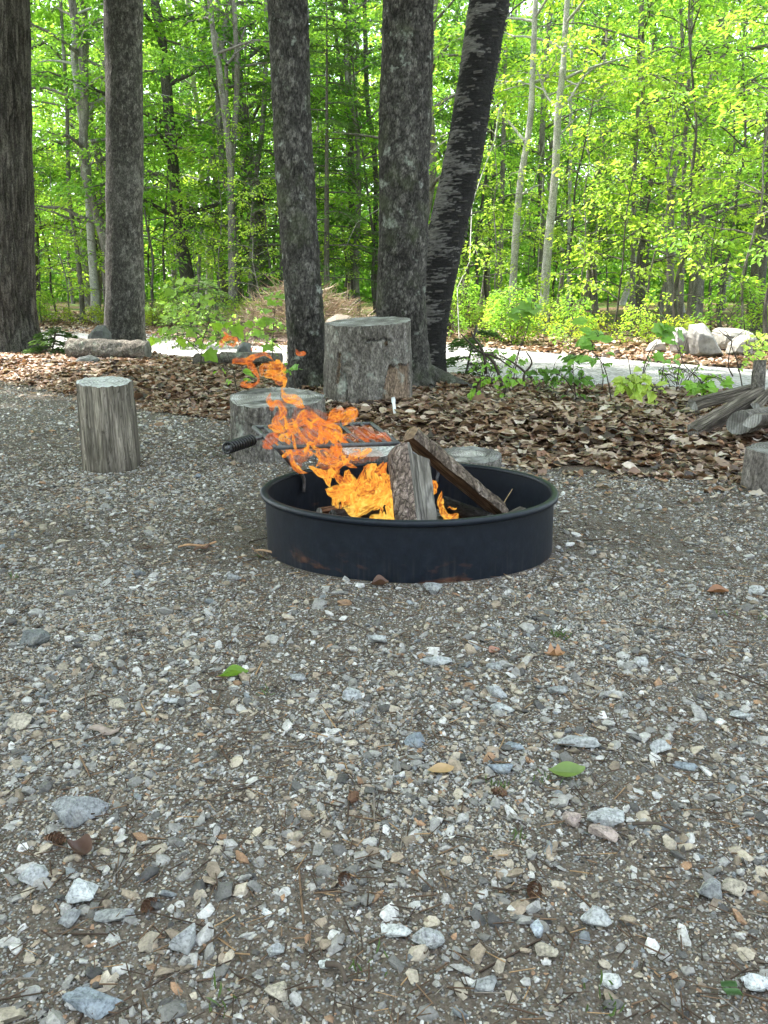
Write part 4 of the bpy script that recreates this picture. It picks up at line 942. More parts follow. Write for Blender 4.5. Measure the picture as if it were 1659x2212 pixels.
# ------------------------------------------------------------------ swing grate
MAT['iron'] = flat_mat('sooty_iron', (.075, .075, .08), .5, .5, .4, 90); MAT['coil'] = flat_mat('black_coil', (.008, .008, .009), .4, .5, .2)
GZ = .297; c_bl, c_br, c_fr, c_fl = atz(548, 923, GZ), atz(802, 915, GZ), atz(860, 958, GZ), atz(597, 967, GZ)
gt = thing('cooking_grate', 'iron cooking grate swung over the back of the ring with a coiled handle', 'grate', (c_bl + c_fr) / 2)
m_ = MB()
for p, q_ in ((c_bl, c_br), (c_br, c_fr), (c_fr, c_fl), (c_fl, c_bl)): tube(m_, [p, (p + q_) / 2, q_], .0068, 10)
m_.build('frame', MAT['iron'], gt)
for i in range(1, 11):
    k_ = i / 11; p, q_ = c_bl + (c_br - c_bl) * k_, c_fl + (c_fr - c_fl) * k_; m_ = MB(); tube(m_, [p, (p + q_) / 2 + np.array([0, 0, -.002]), q_], .0052, 8); m_.build('bar', MAT['iron'], gt)
h0, h1, h2 = atz(600, 934, GZ), atz(545, 950, GZ + .002), atz(489, 968, GZ + .004)
m_ = MB(); tube(m_, [h0, (h0 + h1) / 2, h1, (h1 + h2) / 2, h2], .0062, 10); hrod = m_.build('handle_rod', MAT['iron'], gt)
ax_ = (h2 - h1); L_ = np.linalg.norm(ax_); ax_ /= L_; s1 = np.cross(ax_, [0, 0, 1.0]); s1 /= np.linalg.norm(s1); s2 = np.cross(ax_, s1)
t_ = np.linspace(0, 1, 300); hel = h1 + ax_ * (L_ * t_)[:, None] + .0155 * (np.cos(t_ * 2 * PI * 10.5)[:, None] * s1 + np.sin(t_ * 2 * PI * 10.5)[:, None] * s2)
m_ = MB(); tube(m_, hel, .0036, 8); m_.build('coil_handle', MAT['coil'], hrod)
rimp = lambda ang: np.array([RC[0] + RR0 * math.cos(ang), RC[1] + RR0 * math.sin(ang), RIMZ - RR0 * math.sin(ang) * math.tan(TILT)])
for p, ang in ((c_fl, R(146)), (c_fr, R(75))):
    e_ = rimp(ang); e_[2] -= .06; e_[:2] = RC[:2] + (e_[:2] - RC[:2]) * .965; m_ = MB(); tube(m_, spline([p, (p + e_) / 2 + np.array([0, .01, .02]), e_ + np.array([0, 0, .05]), e_], 12), .006, 8); m_.build('support_leg', MAT['iron'], gt)

# ------------------------------------------------------------------ flames
a = M('flame'); at = a.n('Attribute', attribute_name='col')
em = a.n('Emission', {'Color': at.outputs[0], 'Strength': 1.0}).outputs[0]; tr = a.n('BsdfTransparent').outputs[0]
nz_ = a.noise(a.coord(), 55, 4, .6, 1.2)
al = a.math('MULTIPLY', at.outputs[3], a.ramp(nz_, [(.3, .62), (.6, 1.0)]))
a.surf(a.n('MixShader', {0: al, 1: tr, 2: em}).outputs[0]); MAT['flame'] = a.m
EXPOSURE = 2.85
FL_GAIN = 1.05 / 2 ** EXPOSURE
def ribbon(mb, pts, sysn, Y, seed, heat=.5, alpha=.9, n=84, m=17):
    """pts: (x, y, half width) in the coordinates of a close-up; a curved shell of hot gas, streaked along its flow"""
    S = []
    for x_, y_, w_ in pts:
        if sysn == 1: D_ = (464.5 + x_ * .26, 696.7 + y_ * .26, w_ * .26)
        else: D_ = (630.4 + x_ * .3, 929 + y_ * .3, w_ * .3)
        S.append(D_)
    S = spline(np.array(S), n); S[:, 2] = np.maximum(S[:, 2], .5)
    kk = np.linspace(0, 1, n); P = np.array([aty(s_[0], s_[1], Y) for s_ in S])
    N1 = lambda f, o: perlin(np.column_stack([kk * f + seed, kk * 0 + o, kk * 0 + seed * .37]))
    P[:, 1] += .05 * N1(3, .5)
    wv = S[:, 2] * Y / F * 1.3; T = np.gradient(P, axis=0); ds = np.linalg.norm(T, axis=1); T /= ds[:, None] + 1e-9; arc = np.cumsum(ds)
    nrm = np.array([0, -1.0, 0]); B = np.cross(T, nrm); B /= np.linalg.norm(B, axis=1)[:, None] + 1e-9
    tw = 1.2 * perlin(np.column_stack([kk * 4 + seed * 1.3, kk * 0 + .2, kk * 0])); B2 = B * np.cos(tw)[:, None] + nrm * np.sin(tw)[:, None]; N2 = np.cross(B2, T)
    vs = np.linspace(-1, 1, m); A_ = np.repeat(arc, m); VV = np.tile(vs, n); W_ = np.repeat(wv, m)
    g = lambda fa, fv, o: perlin(np.column_stack([A_ * fa + seed + o, VV * W_ * fv + o, 0 * A_ + seed * 1.7])).reshape(n, m)
    f1, f2, f3 = g(22, 45, 0), g(45, 120, 5), g(80, 260, 9)
    endf = np.clip(np.minimum(kk / .12, (1 - kk) / .12), 0, 1) ** .7
    V = P[:, None] + B2[:, None] * (wv * endf)[:, None, None] * (vs[None, :, None] * (1 + .5 * f1[..., None])) + N2[:, None] * (wv * endf)[:, None, None] * ((1 - vs ** 2)[None, :, None] * .7 + .5 * f1[..., None])
    rag = np.clip((1.0 - np.abs(vs)[None] + .5 * f2 + .25 * f3) / .22, 0, 1)            # torn outline
    rid = np.clip(1 - np.abs(f2 * 1.0 + .5 * f3) * 4.2, 0, 1)                            # bright folds along the flow
    e = np.abs(vs)[None] ** 2
    base = (S[:, 1, None] - 1065) / 70                                                    # hotter towards the logs
    h = np.clip(heat - .2 + .45 * rid + .22 * e + .5 * f1 + .22 * np.clip(base, -.8, 1), 0, 1)[..., None]
    c0, c1, c2, c3 = np.array([.95, .19, .05]), np.array([1.1, .32, .05]), np.array([1.25, .58, .07]), np.array([1.35, .84, .16])
    c = np.where(h < .4, c0 + (c1 - c0) * h / .4, np.where(h < .75, c1 + (c2 - c1) * (h - .4) / .35, c2 + (c3 - c2) * (h - .75) / .25)) * FL_GAIN
    core = np.clip((.5 if heat > .45 else .46) + .6 * rid + .3 * e + .5 * f1, .08, 1)
    al_ = (alpha * core * rag)[..., None]
    mb.add(V.reshape(-1, 3), grid_quads(n, m), col=np.concatenate([c, al_], -1).reshape(-1, 4))
UP = [
 [(770,1260,12),(700,1240,26),(650,1190,20),(640,1120,12),(680,1080,16),(740,1090,20),(760,1040,14),(690,1060,9),(665,1000,11),(655,920,10),(620,870,14),(560,850,10)],
 [(740,1090,20),(790,1010,16),(840,1040,12),(880,1030,8),(870,990,8)],
 [(1040,1140,16),(930,1150,24),(870,1110,18),(860,1060,12),(930,1060,10),(1000,1110,14),(1040,1090,12)],
 [(1040,1100,12),(1030,1040,20),(1000,980,20),(960,930,16),(900,890,18),(860,850,10),(870,820,6)],
 [(1045,1050,8),(1050,960,12),(1030,880,16),(960,850,18),(880,820,22),(810,780,26),(750,750,22),(700,800,20),(680,850,24),(610,850,14)],
 [(575,910,26),(510,880,34),(440,850,10)],
 [(560,900,16),(520,850,30),(510,800,22),(560,770,20),(570,710,24),(530,660,20),(480,670,22),(450,640,18),(465,575,10)],
 [(480,730,12),(470,680,22),(440,660,6)],
 [(780,1000,12),(720,950,14),(690,890,12),(650,850,10)],
 [(620,955,8),(610,930,20),(640,880,14)],
 [(560,1100,14),(530,1050,14),(490,1000,8)], [(560,1110,12),(620,1080,12),(690,1090,14)],
 [(740,690,16),(690,650,30),(620,630,30),(570,600,20),(550,550,8),(575,520,6),(570,470,10)],
 [(750,700,12),(700,680,20),(640,660,22),(560,640,16)],
 [(940,800,12),(990,750,30),(1050,730,24),(1040,780,20),(980,810,22),(900,830,16)],
 [(1060,860,12),(1090,800,38),(1130,760,38),(1100,720,16),(1160,740,26),(1160,830,10)],
 [(850,950,12),(900,920,22),(950,950,14),(1000,930,14),(1050,990,8)],
 [(840,960,12),(830,1000,12),(780,1000,14)],
 [(760,900,12),(800,950,13),(860,960,13),(880,900,13),(850,850,10)],
 [(1190,1150,20),(1140,1110,26),(1180,1090,18),(1200,1060,8),(1140,1060,8)],
 [(1200,1140,10),(1240,1080,22),(1290,1060,12),(1270,1045,5)],
 [(1230,1200,12),(1300,1220,40),(1370,1210,34),(1400,1150,6)],
 [(1430,1170,6),(1400,1220,20),(1410,1276,26)],
 [(780,1190,8),(850,1230,20),(930,1260,30),(1000,1240,34),(960,1190,24),(1020,1170,34),(1060,1150,16)],
 [(900,1040,8),(960,1010,12),(1010,1040,10),(1060,1100,14),(1110,1180,18),(1180,1220,14)],
 [(690,870,10),(740,830,16),(800,850,14),(860,810,12),(930,830,12)],
 [(1000,1240,16),(1040,1180,18),(1100,1150,14),(1120,1090,8)],
]
FAINT = [([(700,1230,30),(690,1120,60),(760,1010,80),(850,930,90),(960,850,70),(1050,760,30)], .34), ([(620,1000,20),(640,900,70),(720,830,80),(860,800,60),(1000,800,40)], .3), ([(880,1260,40),(960,1160,80),(1000,1050,80),(980,940,60),(900,860,20)], .34), ([(500,900,20),(540,800,40),(560,700,40),(500,640,16)], .3),
 ([(1050,1000,16),(1150,960,42),(1250,950,44),(1400,980,34),(1480,980,12)], .32), ([(1100,870,16),(1200,900,42),(1300,930,42),(1400,930,18)], .3), ([(400,1040,6),(430,1010,42),(490,960,42),(530,910,12)], .6),
 ([(640,800,20),(720,740,60),(800,800,50),(900,860,30)], .2), ([(700,960,30),(760,920,60),(860,880,50),(980,900,30)], .25), ([(1060,1130,40),(1180,1080,70),(1300,1090,60),(1400,1110,20)], .22), ([(1180,960,16),(1260,990,20),(1330,930,14)], .5), ([(1340,960,10),(1400,930,18),(1460,985,10)], .45)]
LOW = [
 [(300,350,26),(280,300,20),(260,380,10),(230,300,16),(180,270,10)], [(280,400,14),(240,340,18),(180,290,15),(120,260,10)],
 [(240,430,8),(300,440,40),(380,440,44),(460,420,36),(500,360,26),(520,270,8)], [(330,480,16),(420,500,44),(520,480,44),(600,420,44),(640,330,34),(660,250,10)],
 [(400,560,26),(480,540,44),(560,500,36),(640,470,36),(690,400,16)], [(320,620,16),(420,600,54),(520,560,46),(600,520,44),(640,510,26),(650,560,14)],
 [(420,650,16),(500,620,46),(560,650,36),(640,600,44),(700,520,34),(720,510,10)], [(520,665,14),(600,640,44),(680,640,44),(740,600,34),(740,540,16)],
 [(640,665,14),(720,650,44),(780,640,34),(800,580,8)], [(300,560,8),(310,500,26),(290,440,26),(240,420,8)], [(370,560,26),(400,470,36),(380,380,36),(300,330,20)],
 [(450,480,26),(440,400,34),(400,330,30),(410,280,8)], [(540,440,26),(580,370,38),(560,300,34),(610,250,12)], [(620,480,16),(670,430,34),(680,350,30),(650,300,16)]]
rg = np.random.default_rng(44)
for i in range(34):      # shorter licks between the main ones
    x0, y0 = rg.uniform(330, 760), rg.uniform(430, 665); ln = rg.uniform(60, 150); w0 = rg.uniform(10, 26)
    LOW.append([(x0, y0, w0 * .5), (x0 + rg.uniform(-30, 40), y0 - ln * .4, w0), (x0 + rg.uniform(-50, 30), y0 - ln * .75, w0 * .7), (x0 + rg.uniform(-60, 50), y0 - ln, 3)])
rg = np.random.default_rng(45)
for i in range(24):
    x0, y0 = rg.uniform(600, 1150), rg.uniform(860, 1230); ln = rg.uniform(70, 170); w0 = rg.uniform(9, 24); x0 -= (1230 - y0) * .25
    UP.append([(x0, y0, w0 * .5), (x0 + rg.uniform(-40, 40), y0 - ln * .35, w0), (x0 + rg.uniform(-70, 30), y0 - ln * .7, w0 * .7), (x0 + rg.uniform(-80, 60), y0 - ln, 3)])
RIGHT = [[(1010,350,12),(1030,400,20),(1020,460,12)], [(1080,440,6),(1070,500,15),(1080,570,20),(1120,620,20),(1180,590,10)], [(1090,650,16),(1140,640,24),(1200,600,15)], [(1120,560,6),(1190,570,6)], [(1180,670,12),(1210,650,8)]]
WISPS = [('orange flame wisp floating highest, beside the maple leaves', [[(80,70,7),(95,110,12),(60,160,20),(50,220,9)], [(70,140,13),(130,130,16),(200,160,6)], [(100,180,8),(150,190,11),(180,150,6)]]),
 ('hooked orange flame wisp drifting over the leaves', [[(130,350,6),(180,310,22),(260,320,22),(340,280,18),(420,260,13),(490,320,6)], [(250,320,13),(310,370,26),(350,420,13),(365,480,8),(320,515,14),(240,510,18),(280,470,6)], [(300,230,18),(330,215,12),(350,230,6)]]),
 ('bright yellow orange flame patch above the low wide stump', [[(390,450,6),(410,370,28),(480,380,40),(560,380,32),(600,400,8)], [(400,440,16),(470,430,28),(540,450,32),(590,420,13)], [(480,460,8),(540,490,24),(575,480,18),(585,545,6)], [(500,330,14),(540,320,12)]]),
 ('tiny flame wisp in front of the left scaly trunk', [[(670,220,5),(700,260,17),(745,255,12),(720,240,8)]])]
fb = aty(790, 1120, 2.42)
cf = thing('campfire_flame', 'orange and yellow campfire flames blowing sideways out of the ring', 'flame', fb)
i = 0
for L_, ht, Y0 in ((LOW, .6, 2.4), (UP, .52, 2.46)):
    for pts in L_:
        b_ = MB(); ribbon(b_, pts, 2 if L_ is LOW else 1, Y0 + .09 * math.sin(i * 2.3), 500 + i, ht + .14 * math.sin(i * 1.7), .92 if L_ is LOW else .85); b_.build('flame_tongue', MAT['flame'], cf); i += 1
for pts, al0 in FAINT:
    b_ = MB(); ribbon(b_, pts, 1, 2.5 + .05 * math.sin(i), 500 + i, .12, al0); b_.build('flame_tongue', MAT['flame'], cf); i += 1
fr2 = thing('small_flame', 'small orange flame burning between the two leaning logs', 'flame', fp(1000, 1120, 2.5))
for pts in RIGHT:
    b_ = MB(); ribbon(b_, pts, 2, 2.53, 500 + i, .45, .92); b_.build('flame_tongue', MAT['flame'], fr2); i += 1
for lb, ps in WISPS:
    w_ = thing('flame_wisp', lb, 'flame', aty(464.5 + ps[0][1][0] * .26, 696.7 + ps[0][1][1] * .26, 2.5), 'loose flame wisps')
    for pts in ps:
        b_ = MB(); ribbon(b_, pts, 1, 2.5, 500 + i, .58 if 'yellow' in lb else .3, .8); b_.build('flame_tongue', MAT['flame'], w_); i += 1

# ------------------------------------------------------------------ boulders and single stones
def rock(name, label, cat, c, size, seed, mat, col, npts=16, sub=3, rough=.05, sink=.3, rz=0, group=None):
    r = np.random.default_rng(seed); v, f = hull(npts, r, (1, .9, .85), .16)
    bm = bmesh.new(); vs = [bm.verts.new(tuple(p)) for p in v]; [bm.faces.new([vs[i] for i in t_]) for t_ in f]
    bmesh.ops.dissolve_limit(bm, angle_limit=R(14), verts=bm.verts, edges=bm.edges)
    bmesh.ops.bevel(bm, geom=list(bm.edges), offset=.07, segments=2, affect='EDGES', clamp_overlap=True)
    bmesh.ops.triangulate(bm, faces=bm.faces)
    bmesh.ops.subdivide_edges(bm, edges=bm.edges, cuts=sub, use_grid_fill=True); bmesh.ops.triangulate(bm, faces=bm.faces); bm.verts.index_update()
    V = np.array([q.co[:] for q in bm.verts]); T = np.array([[x_.index for x_ in p.verts] for p in bm.faces]); bm.free()
    V = V + V * (rough * fbm(V * 2.2 + seed, 5) + rough * .35 * fbm(V * 9, 3))[:, None]
    V /= np.abs(V).max(0)
    V = V * np.asarray(size) / 2
    ca, sa = math.cos(rz), math.sin(rz); V = np.column_stack([V[:, 0] * ca - V[:, 1] * sa, V[:, 0] * sa + V[:, 1] * ca, V[:, 2]])
    p = np.array([c[0], c[1], c[2] + size[2] * (.5 - sink)])
    b_ = MB(); b_.add(V + p, T, col=np.array(col)); return tag(b_.build(name, mat, loc=p, smooth=False), label, cat, group)
def boulder(label, outline, Y, seed, col, depth=.8):
    """outline: photo pixels of the silhouette; the boulder gets its own depth, a broken front and back"""
    r = np.random.default_rng(seed); O = np.array([aty(a_, b_, Y) for a_, b_ in outline]); c = O.mean(0); w = np.ptp(O[:, 0]); dp = w * depth / 2
    g = terr1(c[0], Y); O[:, 2] = np.maximum(O[:, 2], g - .06); pts = [o + np.array([0, r.uniform(-.2, .2) * dp, 0]) for o in O]
    for k_, sg in ((.62, -1), (.8, -.55), (.62, 1), (.8, .55)):
        for o in O: pts.append(c + (o - c) * k_ * r.uniform(.85, 1.12) + np.array([0, sg * dp * r.uniform(.8, 1.1), (g - c[2]) * .12]))
    bm = bmesh.new(); [bm.verts.new(tuple(p_)) for p_ in pts]
    res = bmesh.ops.convex_hull(bm, input=bm.verts); bmesh.ops.delete(bm, geom=[v_ for v_ in bm.verts if not v_.link_faces], context='VERTS')
    bmesh.ops.dissolve_limit(bm, angle_limit=R(10), verts=bm.verts, edges=bm.edges)
    bmesh.ops.bevel(bm, geom=list(bm.edges), offset=w * .03, segments=2, affect='EDGES', clamp_overlap=True)
    bmesh.ops.triangulate(bm, faces=bm.faces); bmesh.ops.subdivide_edges(bm, edges=bm.edges, cuts=4, use_grid_fill=True); bmesh.ops.triangulate(bm, faces=bm.faces); bm.verts.index_update()
    V = np.array([q.co[:] for q in bm.verts]); T = np.array([[x_.index for x_ in p_.verts] for p_ in bm.faces]); bm.free()
    V = c + (V - c) * (1 + .07 * fbm((V - c) * 5 / w + seed, 4))[:, None]; b0 = np.array([c[0], Y, g])
    b_ = MB(); b_.add(V, T, col=np.array(col)); return tag(b_.build('boulder', MAT['boulder'], loc=b0, smooth=False), label, 'boulder')
boulder('pale upright boulder at the left of the boulder row', [(1450, 760), (1444, 735), (1455, 708), (1475, 706), (1490, 718), (1493, 768), (1470, 770)], 9.3, 401, (.33, .32, .305), .9)
boulder('tall grey pointed boulder in the middle of the boulder row', [(1492, 765), (1484, 728), (1486, 700), (1516, 697), (1532, 710), (1552, 742), (1565, 768), (1520, 772)], 9.0, 412, (.27, .262, .25), .8)
boulder('wide long boulder at the back of the boulder row', [(1540, 755), (1536, 716), (1548, 706), (1600, 709), (1625, 716), (1640, 740), (1640, 760)], 9.7, 403, (.3, .29, .265), .6)
boulder('small pale boulder in front of the wide long boulder', [(1566, 764), (1572, 742), (1590, 726), (1618, 722), (1626, 738), (1626, 768)], 9.15, 404, (.36, .34, .31), .7)
boulder('low pale boulder lying apart at the left end of the boulder row', [(1395, 757), (1402, 742), (1420, 732), (1436, 736), (1440, 758)], 9.6, 405, (.33, .32, .3), .8)
boulder('pale stone beside the brush pile seen between the two scaly trunks', [(700, 704), (705, 690), (728, 677), (758, 682), (776, 704)], 11.2, 406, (.14, .12, .1), .7)
boulder('dark grey rock perched behind the lying log', [(186, 745), (192, 722), (208, 702), (228, 702), (242, 720), (244, 745)], 8.35, 407, (.13, .13, .13), .8)
boulder('flat grey rock at the end of the lying log', [(158, 790), (168, 772), (195, 766), (216, 774), (220, 792)], 7.45, 408, (.2, .2, .2), .7)
boulder('grey rock sitting by the mossy log behind the flame wisps', [(508, 766), (514, 748), (526, 737), (540, 741), (547, 766)], 7.25, 409, (.2, .2, .2), .8)
LG, MG, DG, TN, BL, PK = (.33, .335, .335), (.24, .243, .243), (.12, .125, .125), (.34, .3, .24), (.2, .225, .25), (.34, .27, .24)
STONES = [(160, 1788, 112, .62, (.24, .245, .25), 'largest angular grey stone with white veins beside the curled brown leaf'), (68, 1398, 70, .6, DG, 'dark grey block of stone lying farthest to the left'), (395, 2062, 66, .85, LG, 'speckled round grey stone near the bottom'),
 (925, 2055, 72, .75, LG, 'speckled white stone, larger one of a pair'), (850, 2028, 72, .45, (.44, .445, .44), 'flat white stone beside the speckled white stone'), (1255, 1618, 100, .4, LG, 'long pale stone just above the green leaf'),
 (1078, 1672, 62, .55, BL, 'blue grey wedge of stone left of the green leaf'), (1315, 1790, 84, .55, LG, 'broad grey stone touching a pinkish stone'), (1306, 1820, 66, .6, PK, 'pinkish angular stone below the broad grey stone'),
 (935, 1284, 44, .75, MG, 'upright grey stone close against the front of the ring'), (502, 1254, 42, .5, MG, 'pale stone near the strip of bark left of the ring'), (816, 1393, 46, .55, LG, 'pale stone with a dark twig leading to it'),
 (946, 1440, 76, .34, LG, 'long low pale stone in the middle of the gravel'), (1071, 1448, 46, .5, MG, 'squarish pale stone right of the long low stone'), (1066, 1512, 62, .6, LG, 'veined stone, upper one of two touching'), (1090, 1541, 60, .5, LG, 'veined stone, lower one of two touching'),
 (1290, 2012, 60, .75, LG, 'blocky white flecked stone, alone among bare dirt'), (1545, 1958, 56, .85, MG, 'mottled grey stone touching a tan stone'), (1590, 1940, 54, .65, TN, 'tan rounded stone touching the mottled grey stone'), (1640, 1286, 42, .6, (.45, .45, .44), 'white stone at the frame edge right of the ring'),
 (70, 1920, 62, .75, LG, 'rounded grey stone near a small cone at the left edge'), (172, 1955, 66, .7, (.43, .44, .44), 'whitish cracked stone above the long broken stone'), (240, 1995, 86, .45, MG, 'long broken grey stone among paler stones'), (150, 2005, 48, .7, MG, 'plain grey stone left of the long broken stone'),
 (897, 1618, 46, .8, BL, 'upright slate blue stone in loose gravel'), (1112, 1622, 52, .45, BL, 'flat slate chip with a sharp edge'), (596, 2072, 40, .75, LG, 'small grey stone with a pointed top, near the bottom'), (573, 1984, 26, .8, (.52, .52, .51), 'small bright white pebble'),
 (250, 1536, 46, .6, TN, 'smooth tan grey stone half sunk in dirt'), (367, 1522, 50, .36, LG, 'flat pale slab near the smooth tan stone'), (705, 2094, 42, .45, (.45, .46, .45), 'flat white stone with a dark stick beside it'), (1326, 2138, 48, .65, (.47, .47, .46), 'white stone with a torn white splinter'),
 (1240, 1790, 42, .8, PK, 'pale pinkish shard left of the broad grey stone'), (1482, 1664, 52, .45, BL, 'dark slate stone at the far side of the green leaf'), (38, 1578, 52, .7, TN, 'brown and tan rough stone at the left edge'), (1165, 2028, 34, 1.0, (.34, .37, .41), 'smooth bluish oval pebble standing on end'),
 (1600, 1556, 52, .45, LG, 'pale flat stone right of the bare dirt patch'), (1430, 1632, 40, .8, LG, 'light angular stone at the end of a row of pale stones'), (760, 1520, 46, .8, LG, 'chunky pale stone left of the veined pair'), (1640, 2150, 60, .7, (.45, .46, .47), 'white stone cut off at the lower right edge'),
 (424, 1034, 18, .8, BL, 'small bluish stone near the upright debarked log'), (212, 1040, 24, .8, TN, 'tan stone at the foot of the upright debarked log'), (190, 2200, 120, .4, BL, 'slate slab cut off by the bottom of the picture'), (1385, 1445, 34, .8, (.42, .42, .41), 'single white stone in the finer gravel right of the ring'),
 (640, 1475, 40, .6, MG, 'light grey stone between the small green leaf and the pale stones'), (1210, 1505, 46, .6, MG, 'grey stone with white bands'), (1180, 2075, 52, .65, TN, 'tan grey stone below the oval pebble'), (600, 2165, 60, .6, TN, 'broad tan stone at the bottom edge'), (1050, 2150, 60, .6, MG, 'grey stone at the bottom, right of the broad tan stone')]
for i, (px, py, w, asp, col, lb) in enumerate(STONES):
    p = onground(px, py); d_ = math.hypot(p[0], p[1], H); wm = w * d_ * .97 / F
    dep = math.atan2(H, p[1]); hz = asp * wm; hh = max(.3 * wm, min(hz, (hz - .5 * wm * math.sin(dep)) / max(math.cos(dep), .4) * 1.25))
    dp = min(1.15 * wm, max(.45 * wm, hz * 1.1)); r_ = np.random.default_rng(600 + i)
    rock('stone', lb, 'stone', (p[0], p[1] + dp * .4, p[2]), (wm, dp, hh), 700 + i, MAT['stone'], np.array(col) * r_.uniform(.92, 1.05), int(r_.integers(11, 17)), 3, .13, .2, r_.uniform(-.3, .3), 'larger stones lying in the gravel')

# ------------------------------------------------------------------ single leaves, cones, bark strips
def one_leaf(name, label, cat, px, py, Lpx, ang, col, seed, curl=1.0, wfac=.6, mat='litter', lob=False):
    p = onground(px, py); L = Lpx * math.hypot(p[0], p[1], H) / F; r = np.random.default_rng(seed); V = litter_leaf(r, 14, 9, lob)
    u, v_ = V[:, 0].copy(), V[:, 1].copy(); V[:, 2] = curl * (.9 * u * u * r.uniform(.2, .9) + 2.2 * v_ * v_ + .5 * u * v_) + .012 * np.abs(np.sin(u * 40)) * (np.abs(v_) > .02)
    V[:, 1] *= wfac / .6; V = V * L; ca, sa = math.cos(ang), math.sin(ang); V = np.column_stack([V[:, 0] * ca - V[:, 1] * sa, V[:, 0] * sa + V[:, 1] * ca, V[:, 2] - V[:, 2].min() + .004]) + p
    b_ = MB(); b_.add(V, grid_quads(14, 9), col=np.array(col)); return tag(b_.build(name, MAT[mat], loc=p), label, cat)
one_leaf('fallen_leaf', 'fresh green leaf with clear veins lying among the bigger stones', 'leaf', 1222, 1682, 76, .05, (.21, .3, .1), 1, 1.3, .5, 'bigleaf')
one_leaf('fallen_leaf', 'folded dark green leaf on the gravel left of center', 'leaf', 505, 1464, 62, .35, (.16, .28, .04), 2, 1.4, .4, 'bigleaf')
one_leaf('fallen_leaf', 'curled brown leaf below the largest stone', 'leaf', 175, 1850, 62, -.5, (.1, .055, .04), 3, 2.4, .6)
one_leaf('fallen_leaf', 'rust brown leaf right of the ring', 'leaf', 1550, 1283, 46, .1, (.26, .12, .06), 4, 1.2, .6)
one_leaf('fallen_leaf', 'small pinkish leaf scrap right of the pale stone', 'leaf', 1068, 1412, 30, .8, (.33, .16, .11), 5, 1.4, .8)
one_leaf('fallen_leaf', 'torn orange tan leaf beside the tiny green weed', 'leaf', 1197, 1420, 44, 0, (.36, .19, .1), 6, 1.5, .7, 'litter', True)
one_leaf('fallen_leaf', 'dark crumpled leaf in front of the ring', 'leaf', 820, 1268, 40, .3, (.12, .06, .04), 7, 2.2, .7)
one_leaf('fallen_leaf', 'yellow tan leaf near the blue grey wedge', 'leaf', 952, 1672, 56, .2, (.42, .28, .14), 8, .8, .6)
for i, (a_, b_, w_, lb) in enumerate((((385, 1188), (468, 1181), .006, 'thin torn strip of orange bark left of the ring'), ((420, 1194), (452, 1186), .011, 'short dark bark chip on the orange strip'), ((550, 1196), (636, 1206), .006, 'strip of bark lying against the side of the ring'), ((195, 1582), (262, 1592), .012, 'flat grey brown bark piece in the gravel'))):
    p, q_ = onground(*a_), onground(*b_); p[2] += .008; q_[2] += .012; kk = np.linspace(0, 1, 14)[:, None]; P = p + (q_ - p) * kk; P[:, 2] += .004 * np.sin(kk[:, 0] * 7); d_ = (q_ - p) / np.linalg.norm(q_ - p); s_ = np.cross(d_, [0, 0, 1.0])
    wd = w_ * (np.sin(PI * np.clip(kk[:, 0], .06, .94)) ** .4) * (1 + .5 * perlin(np.column_stack([kk * 6, kk * 0 + i, kk * 0])))
    V = np.concatenate([P - s_ * wd[:, None], P + np.array([0, 0, .004]), P + s_ * wd[:, None], P - np.array([0, 0, .003])]).reshape(4, 14, 3).transpose(1, 0, 2).reshape(-1, 3)
    b_ = MB(); b_.add(V, grid_quads(14, 4, True), col=np.array(((.34, .2, .11), (.13, .075, .05), (.3, .19, .12), (.24, .19, .16))[i])); tag(b_.build('bark_strip', MAT['sliver'], loc=p), lb, 'bark strip')
for i, (p0, p1, r_, lb) in enumerate((((700, 1345), (800, 1372), .0022, 'long thin dark twig above the pale stone'), ((1365, 1790), (1470, 1812), .0026, 'dark straight twig beside the broad grey stone'), ((705, 2095), (748, 2135), .004, 'dark stick beside the flat white stone'))):
    p, q_ = onground(*p0), onground(*p1); p[2] += .008; q_[2] += .008; mid = (p + q_) / 2 + np.array([.004, .006, .004]); b_ = MB(); tube(b_, spline([p, mid, q_], 9), np.linspace(r_, r_ * .6, 9), 6); tag(b_.build('twig', MAT['twig'], loc=p), lb, 'twig')
# small cones: a core of overlapping scales
def cone_mesh(p, s, seed):
    b_ = MB(); r = np.random.default_rng(seed)
    for row in range(7):
        k_ = row / 6; rr_ = s * .5 * math.sin(PI * (.15 + .75 * k_)) ; z_ = (k_ - .5) * s * 1.3
        for j in range(8):
            a_ = j * PI / 4 + row * .4; d_ = np.array([math.cos(a_), math.sin(a_), 0]); t_ = np.array([-d_[1], d_[0], 0]); c_ = d_ * rr_ * .55 + np.array([0, 0, z_])
            e_ = d_ * rr_ + np.array([0, 0, z_ + s * .16]); V = np.array([c_ - t_ * s * .1, c_ + t_ * s * .1, e_ + t_ * s * .16, e_ - t_ * s * .16, e_ + d_ * s * .05 + np.array([0, 0, s * .05])])
            b_.add(V, [[0, 1, 2, 3]], [[3, 2, 4]], col=np.array([.13, .07, .042]) * r.uniform(.7, 1.2))
    v = b_.v; ax = r.uniform(0, 6.28)
    for k_ in range(len(v)): q_ = v[k_]; q2 = np.column_stack([q_[:, 2], q_[:, 1], -q_[:, 0]]); ca, sa = math.cos(ax), math.sin(ax); v[k_] = np.column_stack([q2[:, 0] * ca - q2[:, 1] * sa, q2[:, 0] * sa + q2[:, 1] * ca, q2[:, 2]]) + p + np.array([0, 0, s * .42])
    return b_
